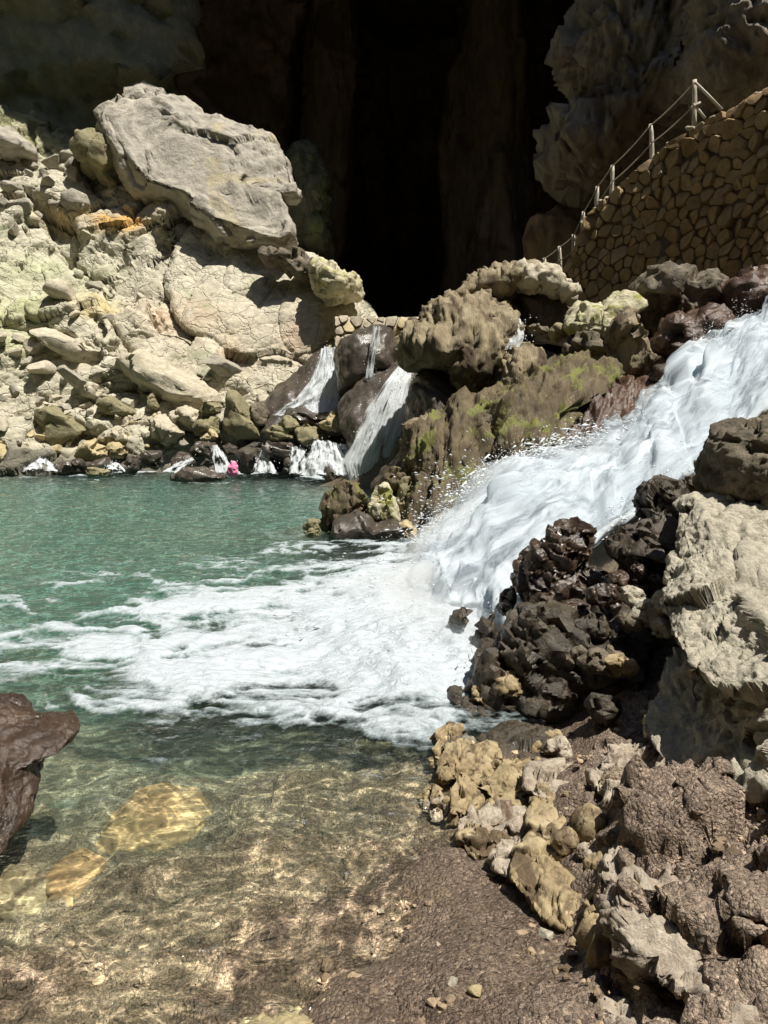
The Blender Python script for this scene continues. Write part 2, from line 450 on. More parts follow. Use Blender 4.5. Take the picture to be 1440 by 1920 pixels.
ins = sstep(BX0, BX0 + .3, X) * sstep(BX1, BX1 - .3, X) * sstep(BY0, BY0 + .3, Y) * sstep(BY1, BY1 - .4, Y)
V = np.stack([X.ravel(), Y.ravel(), Z - 0.15 * ins.ravel()], -1)
Fg = gridf(nu, nv)
V = disp(V, Fg, [('fac', 1.1, .14), ('fbm', .5, .06)], 3, mask=(1 - ins.ravel()) * (0.3 + 0.7 * sstep(-.3, .3, V[:, 2])))
T = NT('bank_ground'); p = T.pos()
c = T.ramp(T.noise(p, 1.2, 7, .6, .5), [(.3, (.075, .058, .036)), (.7, (.17, .135, .085))])
c = T.mix(1.0, c, T.ramp(T.noise(p, 9, 6, .65), [(.25, .6), (.8, 1.2)]), 'MULTIPLY')
b = T.n('ShaderNodeBsdfPrincipled'); T.l(c, b.inputs['Base Color']); b.inputs['Roughness'].default_value = .7
T.l(T.bump(T.noise(p, 8, 9, .65), .8, .06), b.inputs['Normal']); T.l(b.outputs[0], T.out.inputs[0])
tag(obj('ground', mesh('ground', V, Fg, T.m)), kind='structure')

nu, nv = 400, 350
gx = np.linspace(BX0, BX1, nu); gy = BY0 + (BY1 - BY0) * np.linspace(0, 1, nv)**1.35
X, Y = np.meshgrid(gx, gy); Z = height(X, Y)
edge = 1 - sstep(BX0, BX0 + .25, X) * sstep(BX1, BX1 - .25, X) * sstep(BY0, BY0 + .2, Y) * sstep(BY1, BY1 - .3, Y)
V = np.stack([X.ravel(), Y.ravel(), Z - .3 * edge.ravel()], -1); Fb = gridf(nu, nv)
dry = sstep(.02, .3, V[:, 2])
V = disp(V, Fb, [('fbm', .34, .022, 3), ('rid', .13, .008, 3), ('rid', .05, .0035, 2)], 5)
V = disp(V, Fb, [('fac', .42, .11), ('fac', .17, .055), ('rid', .09, .022, 3)], 6, mask=sstep(.10, .30, V[:, 2]))
shal = sstep(.0, -.05, V[:, 2]) * sstep(-.5, -.2, V[:, 2])
V = disp(V, Fb, [('rid', .16, .024, 3), ('fac', .10, .016)], 8, mask=shal)
T = NT('beach_sand'); p = T.pos()
sep = T.n('ShaderNodeSeparateXYZ'); T.l(p, sep.inputs[0])
zj = T.math('MULTIPLY_ADD', T.noise(p, 6, 5, .6), .10, T.math('SUBTRACT', sep.outputs['Z'], .05))
wet = T.mapr(zj, .10, .22, 1, 0)
c = T.ramp(T.noise(p, 2.2, 6, .6, .6), [(.3, (.22, .16, .115)), (.72, (.38, .295, .22))])
wp = T.n('ShaderNodeVectorMath', operation='ADD'); T.l(p, wp.inputs[0])
wn = T.n('ShaderNodeTexNoise'); wn.inputs['Scale'].default_value = 30; T.l(p, wn.inputs['Vector'])
wsc = T.n('ShaderNodeVectorMath', operation='SCALE'); T.l(wn.outputs['Color'], wsc.inputs[0]); wsc.inputs['Scale'].default_value = .012; T.l(wsc.outputs[0], wp.inputs[1])
g = T.n('ShaderNodeTexVoronoi'); g.inputs['Scale'].default_value = 75; T.l(wp.outputs[0], g.inputs['Vector'])
g2 = T.n('ShaderNodeTexVoronoi'); g2.inputs['Scale'].default_value = 190; T.l(wp.outputs[0], g2.inputs['Vector'])
sc1 = T.n('ShaderNodeSeparateColor'); T.l(g.outputs['Color'], sc1.inputs[0]); sc2 = T.n('ShaderNodeSeparateColor'); T.l(g2.outputs['Color'], sc2.inputs[0])
c = T.mix(.85, c, T.ramp(T.math('ADD', T.math('MULTIPLY', sc1.outputs[0], .55), T.math('MULTIPLY', sc2.outputs[0], .45)), [(.15, .35), (.5, .85), (.78, 1.25), (.95, 2.1)]), 'MULTIPLY')
c = T.mix(T.mapr(T.noise(p, 3.5, 6, .65, .8), .56, .70), c, (.34, .265, .165))
wetc = T.math('MULTIPLY', wet, T.mapr(sep.outputs['Z'], -.05, .02, .30, .50))
c = T.mix(T.mapr(sep.outputs['Z'], .02, -.05, 0, .55), c, T.mix(1.0, c, (1.10, 1.0, .80), 'MULTIPLY'))
c = T.mix(T.mapr(sep.outputs['Z'], .0, -.06, 0, .42), c, (.27, .225, .14))
c = T.mix(wetc, c, T.mix(1.0, c, (.30, .27, .24), 'MULTIPLY'))
b = T.n('ShaderNodeBsdfPrincipled'); T.l(c, b.inputs['Base Color'])
T.l(T.math('MULTIPLY_ADD', wet, -.50, .85), b.inputs['Roughness'])
h = T.math('ADD', T.math('MULTIPLY', g.outputs['Distance'], -1.3), T.math('MULTIPLY', g2.outputs['Distance'], -.5))
h = T.math('ADD', h, T.math('MULTIPLY', T.noise(p, 40, 8, .75), .6))
T.l(T.bump(h, 1.0, .010, T.bump(T.noise(p, 11, 7, .65, .6), .9, .04)), b.inputs['Normal']); T.l(b.outputs[0], T.out.inputs[0])
tag(obj('beach', mesh('beach', V, Fb, T.m)), kind='structure')

# ------------------------------------------------------------------ cave: walls swept along a plan line, roof
def uxd(u, d): return ((u - 720) / F * d, d)
plan = [(-34, 6), (-27, 20), uxd(-60, 28.5), uxd(120, 29), uxd(300, 29.5), uxd(380, 30.3), uxd(398, 33), uxd(405, 37.5), uxd(520, 38.5), uxd(575, 40.0), uxd(605, 44), uxd(635, 50), uxd(680, 57), uxd(760, 60), uxd(815, 57), uxd(850, 52),
        uxd(880, 48), uxd(935, 45), uxd(990, 46), uxd(1010, 52), uxd(1100, 54), (16, 48), (26, 40), (36, 24)]
plan = np.array(plan, float)
def resample(pts, n):
    pts = np.asarray(pts, float); L = np.r_[0, np.cumsum(np.linalg.norm(np.diff(pts[:, :3], axis=0), axis=1))]
    t = np.linspace(0, L[-1], n)
    return np.stack([np.interp(t, L, pts[:, k]) for k in range(pts.shape[1])], -1)
nu, nv = 380, 140
pl = resample(plan, nu); zz = np.linspace(-1, 34, nv)
V = np.stack([np.tile(pl[:, 0], nv), np.tile(pl[:, 1], nv), np.repeat(zz, nu)], -1)
lean = np.interp(V[:, 2], [0, 10, 34], [0, 0, 3.0])
V[:, 1] -= lean * .25
Fc = gridf(nu, nv)[:, ::-1]
isleft = np.tile(sstep(-2.2, -9.2, pl[:, 0]) * sstep(33, 31, pl[:, 1]), nv)
V0 = disp(V, Fc, [('fac', 2.6, .8, stretch((1, .2, 0), 1.5)), ('flu', 2.0, .7, 5), ('flu', .8, .35, 4), ('fac', .8, .2)], 4, mask=1 - isleft)
V0 = disp(V0, Fc, [('fac', 3.0, .7), ('fac', .9, .28), ('fbm', .5, .12)], 14, mask=isleft)
tag(obj('cave_wall', mesh('cave_wall', V0, Fc, None, attrs={'side': isleft})), kind='structure')
T = NT('cave_wall_rock'); p = T.pos(); a = T.n('ShaderNodeAttribute', attribute_name='side')
pv = T.vscale(p, (1.5, 1.5, .4))
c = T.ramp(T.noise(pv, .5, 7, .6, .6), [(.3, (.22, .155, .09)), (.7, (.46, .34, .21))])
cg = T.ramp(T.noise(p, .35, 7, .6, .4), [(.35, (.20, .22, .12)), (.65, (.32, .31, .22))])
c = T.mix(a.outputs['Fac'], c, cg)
c = T.mix(1.0, c, T.ramp(T.noise(p, 3, 6, .65), [(.25, .65), (.8, 1.2)]), 'MULTIPLY')
b = T.n('ShaderNodeBsdfPrincipled'); T.l(c, b.inputs['Base Color']); b.inputs['Roughness'].default_value = .85
T.l(T.bump(T.noise(pv, 4, 9, .65), .9, .15), b.inputs['Normal']); T.l(b.outputs[0], T.out.inputs[0])
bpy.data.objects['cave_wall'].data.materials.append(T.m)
gor = np.array([(-34, 6), (-33, -6), (-24, -16), (-8, -21), (8, -21), (22, -15), (31, -2), (35, 12), (36, 24)], float)  # gorge sides out of view behind the camera, added to cut sky fill
nu, nv = 150, 60
gl = resample(gor, nu); zz = np.linspace(-1, 44, nv)
V = np.stack([np.tile(gl[:, 0], nv), np.tile(gl[:, 1], nv), np.repeat(zz, nu)], -1); Fq = gridf(nu, nv)
V = disp(V, Fq, [('fac', 6, 1.6), ('fac', 2.2, .6), ('fbm', 1.5, .3)], 23)
tag(obj('unseen_gorge_wall', mesh('unseen_gorge_wall', V, Fq, M['cavegreen'])), kind='structure')
nu, nv = 90, 50
X, Y = np.meshgrid(np.linspace(-40, 40, nu), np.linspace(0, 1, nv))
Y0 = 24.2 - 7.5 * sstep(7, 12, X) + .6 * np.sin(X * .4); Y = Y0 + (64 - Y0) * Y  # unseen roof edge, shaped forward on the right to shade the hanging rock
V = np.stack([X.ravel(), Y.ravel(), (24 + (Y - 28) * .12 + .004 * X**2).ravel()], -1)
Fr = gridf(nu, nv)
V = disp(V, Fr, [('fbm', 5, 1.2), ('rid', 1.6, .4)], 21)
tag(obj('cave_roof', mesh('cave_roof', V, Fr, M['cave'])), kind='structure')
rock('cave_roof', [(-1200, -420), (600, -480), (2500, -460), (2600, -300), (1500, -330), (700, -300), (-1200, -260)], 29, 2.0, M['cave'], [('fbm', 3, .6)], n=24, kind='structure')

# ------------------------------------------------------------------ left slope: pale limestone hillside above the far shore
def slopeD(u, v):
    base = np.interp(v, [150, 230, 300, 400, 480, 590, 700, 800, 860, 905, 960], [29.5, 28.2, 27.2, 25.6, 24.6, 22.6, 21.2, 20.1, 19.5, 19.0, 18.4])
    return base + 0.9 * sstep(300, 0, u) * 0 - 0.8 * sstep(250, -250, u)
vt_u = [-400, 0, 60, 130, 180, 260, 400, 560, 700]; vt_v = [180, 225, 250, 265, 300, 345, 430, 480, 500]
ur_v = [200, 470, 495, 530, 575, 600, 640, 700, 740, 780, 960]; ur_u = [560, 560, 600, 645, 662, 658, 648, 610, 540, 500, 480]
nu, nv = 470, 370
S, TT = np.meshgrid(np.linspace(0, 1.12, nu), np.linspace(-.12, 1, nv))
tt = np.clip(TT, 0, 1); ss = np.clip(S, 0, 1)
uu = -420 + ss * 1000
for _ in range(6):
    vv = np.interp(uu, vt_u, vt_v); vv = vv + (955 - vv) * tt
    uu = -420 + ss * (np.interp(vv, ur_v, ur_u) + 420)
V = P(uu, vv, slopeD(uu, vv)).reshape(-1, 3)
back = np.maximum(-TT, 0).ravel() * 60; side = np.maximum(S - 1, 0).ravel() * 50
V[:, 1] += back + side; V[:, 2] += back * .15; V[:, 0] += side * .1
Fs = gridf(nu, nv)
N = normals(V, Fs)
if N[:, 2].mean() < 0: Fs = Fs[:, ::-1]
U_, V_ = uu.ravel(), vv.ravel()
smooth = sstep(250, 330, U_ + 40 * pn(V * .8, 3)) * sstep(425, 470, V_) * sstep(760, 700, V_)
smooth = np.maximum(smooth, .6 * sstep(90, 130, U_) * sstep(290, 230, U_) * sstep(470, 510, V_) * sstep(600, 560, V_))
rough = 1 - .85 * smooth
V = disp(V, Fs, [('fbm', 2.6, .2, 2), ('fac', 3.2, .60, stretch((.45, -.35, .8), 2.2)), ('fac', 1.5, .20, stretch((-.35, -.3, .85), 2.2))], 31, mask=rough)
V = disp(V, Fs, [('lay', .6, .07, (-.4, .3, .8))], 35, mask=rough * .6 + .3)
V = disp(V, Fs, [('fac', .6, .055, stretch((.3, -.3, .85), 2.2))], 33, mask=rough)
V = disp(V, Fs, [('fac', 3.0, .22, stretch((.5, -.4, .7), 1.5)), ('fbm', .9, .05, 3)], 37, mask=.15 + smooth)
tint = np.ones((len(V), 3))
def spot(u, v, ru, rv, col, k=1.0):
    w = np.clip(k * np.exp(-(((U_ - u) / ru)**2 + ((V_ - v) / rv)**2)**1.3) * (1 + .9 * fbm(V * 1.2, 3, 50)), 0, 1)[:, None]
    tint[:] = tint * (1 - w) + np.array(col) * w
spot(235, 432, 60, 20, (1.15, .78, .36), 1.1); spot(120, 405, 70, 18, (1.05, .85, .58), .7)
spot(345, 598, 75, 32, (1.02, .80, .68), .9); spot(430, 665, 25, 40, (1.0, .78, .64), .8); spot(560, 640, 55, 40, (.82, .66, .60), .8)
spot(190, 590, 40, 30, (1.08, .98, .66), .9); spot(90, 520, 110, 50, (.92, 1.0, .84), .8); spot(40, 620, 70, 60, (.90, .98, .74), .8)
spot(620, 655, 30, 60, (1.05, .92, .58), .9); spot(120, 250, 160, 45, (.62, .66, .46), 1.0); spot(420, 640, 130, 100, (1.05, 1.0, .98), .5)
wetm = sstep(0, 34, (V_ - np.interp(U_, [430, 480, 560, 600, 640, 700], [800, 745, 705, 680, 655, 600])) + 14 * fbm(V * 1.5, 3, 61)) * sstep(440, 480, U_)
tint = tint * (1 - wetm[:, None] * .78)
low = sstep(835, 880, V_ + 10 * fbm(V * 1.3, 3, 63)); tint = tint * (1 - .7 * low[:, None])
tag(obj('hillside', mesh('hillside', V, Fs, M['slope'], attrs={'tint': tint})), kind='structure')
SLOPE = (U_, V_, V)

# ------------------------------------------------------------------ pool water
nu, nv = 520, 440
gy = 1.2 * (19.9 / 1.2)**np.linspace(0, 1, nv)
s = np.linspace(-1, 1, nu)
Yg = np.repeat(gy, nu)
half = np.interp(gy, [1, 3, 8, 14, 20], [1.4, 3.4, 7.5, 12.5, 16.5])
ctr = np.interp(gy, [1, 4, 9, 20], [-.1, -.9, -3.2, -9.0])
Xg = (ctr[:, None] + half[:, None] * s[None]).ravel()
pu, pv = proj(np.stack([Xg, Yg, 0 * Xg], -1))
def inpoly(u, v, poly):
    poly = np.array(poly, float); r = np.zeros(len(u), bool)
    for (x1, y1), (x2, y2) in zip(poly, np.roll(poly, -1, 0)):
        k = ((y1 > v) != (y2 > v)) & (u < (x2 - x1) * (v - y1) / (y2 - y1 + 1e-9) + x1); r ^= k
    return r
def pdist(u, v, poly):
    poly = np.array(poly, float); best = np.full(len(u), 1e9)
    for a, b in zip(poly, np.roll(poly, -1, 0)):
        e = b - a; t = np.clip(((u - a[0]) * e[0] + (v - a[1]) * e[1]) / (e @ e), 0, 1)
        best = np.minimum(best, np.hypot(u - a[0] - t * e[0], v - a[1] - t * e[1]))
    return np.where(inpoly(u, v, poly), best, -best)
core = [(980, 1120), (900, 1020), (760, 1040), (620, 1075), (430, 1105), (290, 1110), (180, 1150), (130, 1200), (200, 1250), (250, 1310), (420, 1325), (620, 1330), (800, 1325), (900, 1300)]
halo = [(980, 1100), (880, 1000), (760, 1025), (620, 1035), (500, 1040), (380, 1085), (190, 1095), (60, 1130), (-120, 1180), (-60, 1300), (110, 1310), (180, 1345), (300, 1385), (480, 1385), (640, 1375), (820, 1355), (950, 1330)]
dc = pdist(pu, pv, core); dh = pdist(pu, pv, halo)
dens = (.55 * sstep(-40, 120, dc) + .42 * sstep(-30, 70, dh)) * np.interp(pu, [0, 250, 500, 760], [.84, .84, .90, 1.0])
dens += .25 * sstep(350, 40, np.hypot(pu - 840, (pv - 1200) * 1.1))
# foam line under the far falls
dens += .95 * np.exp(-((pv - np.interp(pu, [540, 600, 760], [886, 893, 906])) / 7)**2) * sstep(520, 570, pu) * sstep(790, 740, pu)
dens += .7 * np.exp(-((pv - 884) / 4)**2) * sstep(30, 60, pu) * sstep(540, 520, pu) * sstep(-.2, .3, fbm(np.stack([Xg * 1.3, Yg * 0, 0 * Xg], -1), 2, 5))
q = np.stack([Xg, Yg, 0 * Xg], -1)
w = np.stack([fbm(q / .7, 3, 70), fbm(q / .7, 3, 71), 0 * Xg], -1)
qs = q * np.array([.62, 1.0, 1]) + w * .22
web = .6 * ridged(qs / .42, 4, 72) + .4 * ridged(qs / .16, 3, 73)
lum = fbm(qs / .5, 5, 74)
foam = np.clip(.5 + 1.25 * (1.25 * dens - .90 + .80 * web + .42 * lum), 0, 1)
foam = np.maximum(foam, sstep(.42, .7, web) * sstep(-110, 20, dh) * .75 * sstep(-.25, .3, lum))
web2 = ridged((q + w * .25) / .075, 2, 93)
foam = np.clip(foam + .22 * (web2 - .1) * sstep(.05, .5, foam), 0, 1) * sstep(.0, .12, foam)
foam = foam * np.maximum(sstep(-95, -5, dh), sstep(915, 905, pv))
turb = sstep(-60, 120, dc)
calm = sstep(3.0, 8, Yg)
wave = (.005 + .016 * calm) * fbm(q * np.array([1 / .55, 1 / .34, 1]) + .3 * w, 4, 76, .55) * (1 - .3 * turb)
wave += .007 * ridged(q * np.array([1 / .35, 1 / .22, 1]) + .4 * w, 2, 77) * sstep(6, 2.5, Yg)
wave += turb * (.035 * fbm(q / .55, 4, 78) + .02 * lum) + foam * (.012 + .03 * np.clip(lum + web * .5, -.5, 1) * (0.35 + turb))
toe = sstep(260, 20, np.hypot((pu - 850) * .8, pv - 1190)); wave += toe * (.10 + .08 * fbm(q / .3, 4, 79))
Vw = np.stack([Xg, Yg, wave], -1)
Fw = gridf(nu, nv)
if normals(Vw, Fw)[:, 2].mean() < 0: Fw = Fw[:, ::-1]
T = NT('pool_water'); p = T.pos(); a = T.n('ShaderNodeAttribute', attribute_name='foam')
rip = T.noise(T.vscale(p, (1, 1.7, 1)), 3.2, 5, .6, .4)
nb = T.bump(rip, .75, .09)
nb2 = T.bump(T.noise(p, 28, 4, .6), .25, .006, nb)
fr = T.n('ShaderNodeFresnel'); fr.inputs['IOR'].default_value = 1.33; T.l(nb2, fr.inputs['Normal'])
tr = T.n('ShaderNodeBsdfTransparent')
def caustic_tint(sc, wdt):  # caustic light lines painted into the surface's transparent colour, brightening the bed
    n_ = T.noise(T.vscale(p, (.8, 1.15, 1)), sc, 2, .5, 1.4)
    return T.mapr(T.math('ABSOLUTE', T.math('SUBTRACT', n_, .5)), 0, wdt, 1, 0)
ls = T.math('MULTIPLY_ADD', caustic_tint(4.2, .085), .55, T.math('MULTIPLY', caustic_tint(10.5, .07), .32))
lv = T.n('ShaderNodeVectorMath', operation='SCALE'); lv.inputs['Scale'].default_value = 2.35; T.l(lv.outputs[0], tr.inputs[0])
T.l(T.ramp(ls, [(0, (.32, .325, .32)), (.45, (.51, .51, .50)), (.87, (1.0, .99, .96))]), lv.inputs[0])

rf = T.n('ShaderNodeBsdfRefraction'); rf.inputs['IOR'].default_value = 1.12; rf.inputs['Roughness'].default_value = 0.0
T.l(nb2, rf.inputs['Normal'])
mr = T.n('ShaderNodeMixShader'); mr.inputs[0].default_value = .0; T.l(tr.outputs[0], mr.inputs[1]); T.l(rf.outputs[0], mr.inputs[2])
gl = T.n('ShaderNodeBsdfGlossy'); gl.inputs['Roughness'].default_value = .04; T.l(nb2, gl.inputs['Normal'])
m1 = T.n('ShaderNodeMixShader'); T.l(fr.outputs[0], m1.inputs[0]); T.l(mr.outputs[0], m1.inputs[1]); T.l(gl.outputs[0], m1.inputs[2])
fd = T.n('ShaderNodeBsdfPrincipled'); T.l(T.ramp(a.outputs['Fac'], [(.2, (.32, .40, .41)), (.95, (.54, .60, .645))]), fd.inputs['Base Color']); fd.inputs['Roughness'].default_value = .5
T.l(T.bump(T.noise(T.vscale(p, (.7, 1.2, 1)), 16, 7, .65, .8), .9, .05), fd.inputs['Normal'])
ff = T.math('MULTIPLY_ADD', T.math('ADD', T.math('SUBTRACT', T.noise(p, 34, 6, .7, .6), .5), T.math('SUBTRACT', .13, T.math('ABSOLUTE', T.math('SUBTRACT', T.noise(T.vscale(p, (.7, 1.2, 1)), 9, 4, .6, 1.2), .5)))), 1.0, a.outputs['Fac'])
ff = T.mapr(T.math('MULTIPLY', ff, T.mapr(a.outputs['Fac'], .02, .2)), .12, .95)
m2 = T.n('ShaderNodeMixShader'); T.l(ff, m2.inputs[0]); T.l(m1.outputs[0], m2.inputs[1]); T.l(fd.outputs[0], m2.inputs[2])
T.l(m2.outputs[0], T.out.inputs['Surface'])
va = T.n('ShaderNodeVolumeAbsorption'); va.inputs['Color'].default_value = (.28, .68, .61, 1); va.inputs['Density'].default_value = .78
vs = T.n('ShaderNodeVolumeScatter'); vs.inputs['Color'].default_value = (.78, .92, .86, 1); vs.inputs['Density'].default_value = .27; vs.inputs['Anisotropy'].default_value = .2
ad = T.n('ShaderNodeAddShader'); T.l(va.outputs[0], ad.inputs[0]); T.l(vs.outputs[0], ad.inputs[1]); T.l(ad.outputs[0], T.out.inputs['Volume'])
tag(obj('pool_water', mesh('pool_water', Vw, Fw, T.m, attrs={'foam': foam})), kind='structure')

# ------------------------------------------------------------------ great rocks of the cave and the slope
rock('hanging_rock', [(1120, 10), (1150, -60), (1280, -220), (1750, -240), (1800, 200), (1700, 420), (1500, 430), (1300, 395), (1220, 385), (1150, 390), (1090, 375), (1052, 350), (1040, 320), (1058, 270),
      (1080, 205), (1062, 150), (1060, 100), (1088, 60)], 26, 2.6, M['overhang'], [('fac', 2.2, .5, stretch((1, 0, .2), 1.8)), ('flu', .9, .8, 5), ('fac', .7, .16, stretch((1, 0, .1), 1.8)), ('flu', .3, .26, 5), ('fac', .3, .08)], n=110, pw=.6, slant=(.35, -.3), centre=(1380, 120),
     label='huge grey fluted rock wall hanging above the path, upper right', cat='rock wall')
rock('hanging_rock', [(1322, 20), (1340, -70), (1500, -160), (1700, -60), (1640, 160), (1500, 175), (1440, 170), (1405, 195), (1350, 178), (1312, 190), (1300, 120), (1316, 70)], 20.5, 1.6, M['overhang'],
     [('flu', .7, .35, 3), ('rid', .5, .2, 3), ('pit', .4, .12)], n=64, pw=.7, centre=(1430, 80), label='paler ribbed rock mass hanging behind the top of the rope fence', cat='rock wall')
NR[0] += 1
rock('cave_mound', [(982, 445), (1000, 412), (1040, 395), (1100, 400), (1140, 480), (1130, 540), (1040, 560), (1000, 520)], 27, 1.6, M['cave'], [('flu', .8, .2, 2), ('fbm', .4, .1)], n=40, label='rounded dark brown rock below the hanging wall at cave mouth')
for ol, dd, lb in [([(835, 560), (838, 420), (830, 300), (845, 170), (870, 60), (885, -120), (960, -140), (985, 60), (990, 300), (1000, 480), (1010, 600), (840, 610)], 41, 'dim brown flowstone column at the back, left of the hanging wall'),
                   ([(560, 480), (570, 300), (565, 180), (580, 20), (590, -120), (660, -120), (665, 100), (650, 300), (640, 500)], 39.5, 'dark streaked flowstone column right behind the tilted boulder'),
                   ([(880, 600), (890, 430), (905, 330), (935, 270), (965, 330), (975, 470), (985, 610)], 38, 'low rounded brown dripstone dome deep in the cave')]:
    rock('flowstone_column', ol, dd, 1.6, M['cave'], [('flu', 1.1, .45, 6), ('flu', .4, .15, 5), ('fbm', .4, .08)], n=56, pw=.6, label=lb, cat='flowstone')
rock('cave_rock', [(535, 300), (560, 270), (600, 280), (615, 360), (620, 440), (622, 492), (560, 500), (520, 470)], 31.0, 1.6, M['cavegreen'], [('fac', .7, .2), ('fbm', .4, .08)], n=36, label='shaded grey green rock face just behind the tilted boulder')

BS = [('fac', 2.4, .16), ('lay', .7, .07, (-.5, .2, .85)), ('fac', .6, .05), ('fbm', .3, .035, 4), ('pit', .45, .04)]
rock('boulder', [(226, 188), (232, 160), (248, 152), (272, 150), (312, 170), (356, 184), (382, 210), (404, 217), (412, 208), (452, 234), (502, 250), (538, 290), (556, 335), (563, 372), (540, 374), (528, 362), (536, 384), (552, 425), (568, 458),
      (545, 470), (500, 464), (440, 468), (400, 452), (350, 415), (290, 393), (240, 360), (212, 312), (192, 258), (174, 212), (190, 198)], 25.3, 1.35, M['boulder'], BS, n=90, pw=.45, slant=(-.15, .65),
     planes=[((.12, -.90, .42), .34), ((-.42, -.55, -.72), .52), ((-.7, -.6, -.2), .62), ((.3, -.5, .8), .72)], centre=(375, 315), label='huge tilted grey limestone boulder resting on the pale slope', cat='boulder')
rock('boulder', [(146, 285), (150, 252), (180, 244), (215, 250), (235, 300), (225, 352), (195, 345), (160, 320)], 26.2, 1.0, M['olive'], [('fac', .7, .18), ('fbm', .3, .05)], n=34, label='shaded olive block wedged under the left end of the great boulder', cat='boulder')
rock('boulder', [(-60, 240), (-20, 225), (20, 248), (58, 270), (60, 288), (30, 300), (-20, 305), (-80, 300)], 26.6, 1.0, M['boulder'], BS, n=40, label='grey ribbed block at the left edge above the rubble', cat='boulder')
rock('outcrop', [(582, 500), (600, 490), (622, 492), (640, 510), (668, 518), (676, 545), (672, 562), (640, 568), (610, 565), (585, 548)], 22.2, .9, M['bright'], [('fac', .5, .14), ('flu', .25, .08, 2), ('fbm', .2, .04)], n=40, label='yellow green lichen covered outcrop at the right tip of the slope')
rock('outcrop', [(555, 470), (580, 480), (600, 500), (595, 530), (570, 528), (520, 500), (480, 478), (500, 465)], 23.0, .6, M['speck'], [('fac', .35, .14), ('pit', .3, .1)], n=34, label='dark broken ledge directly under the tilted boulder')

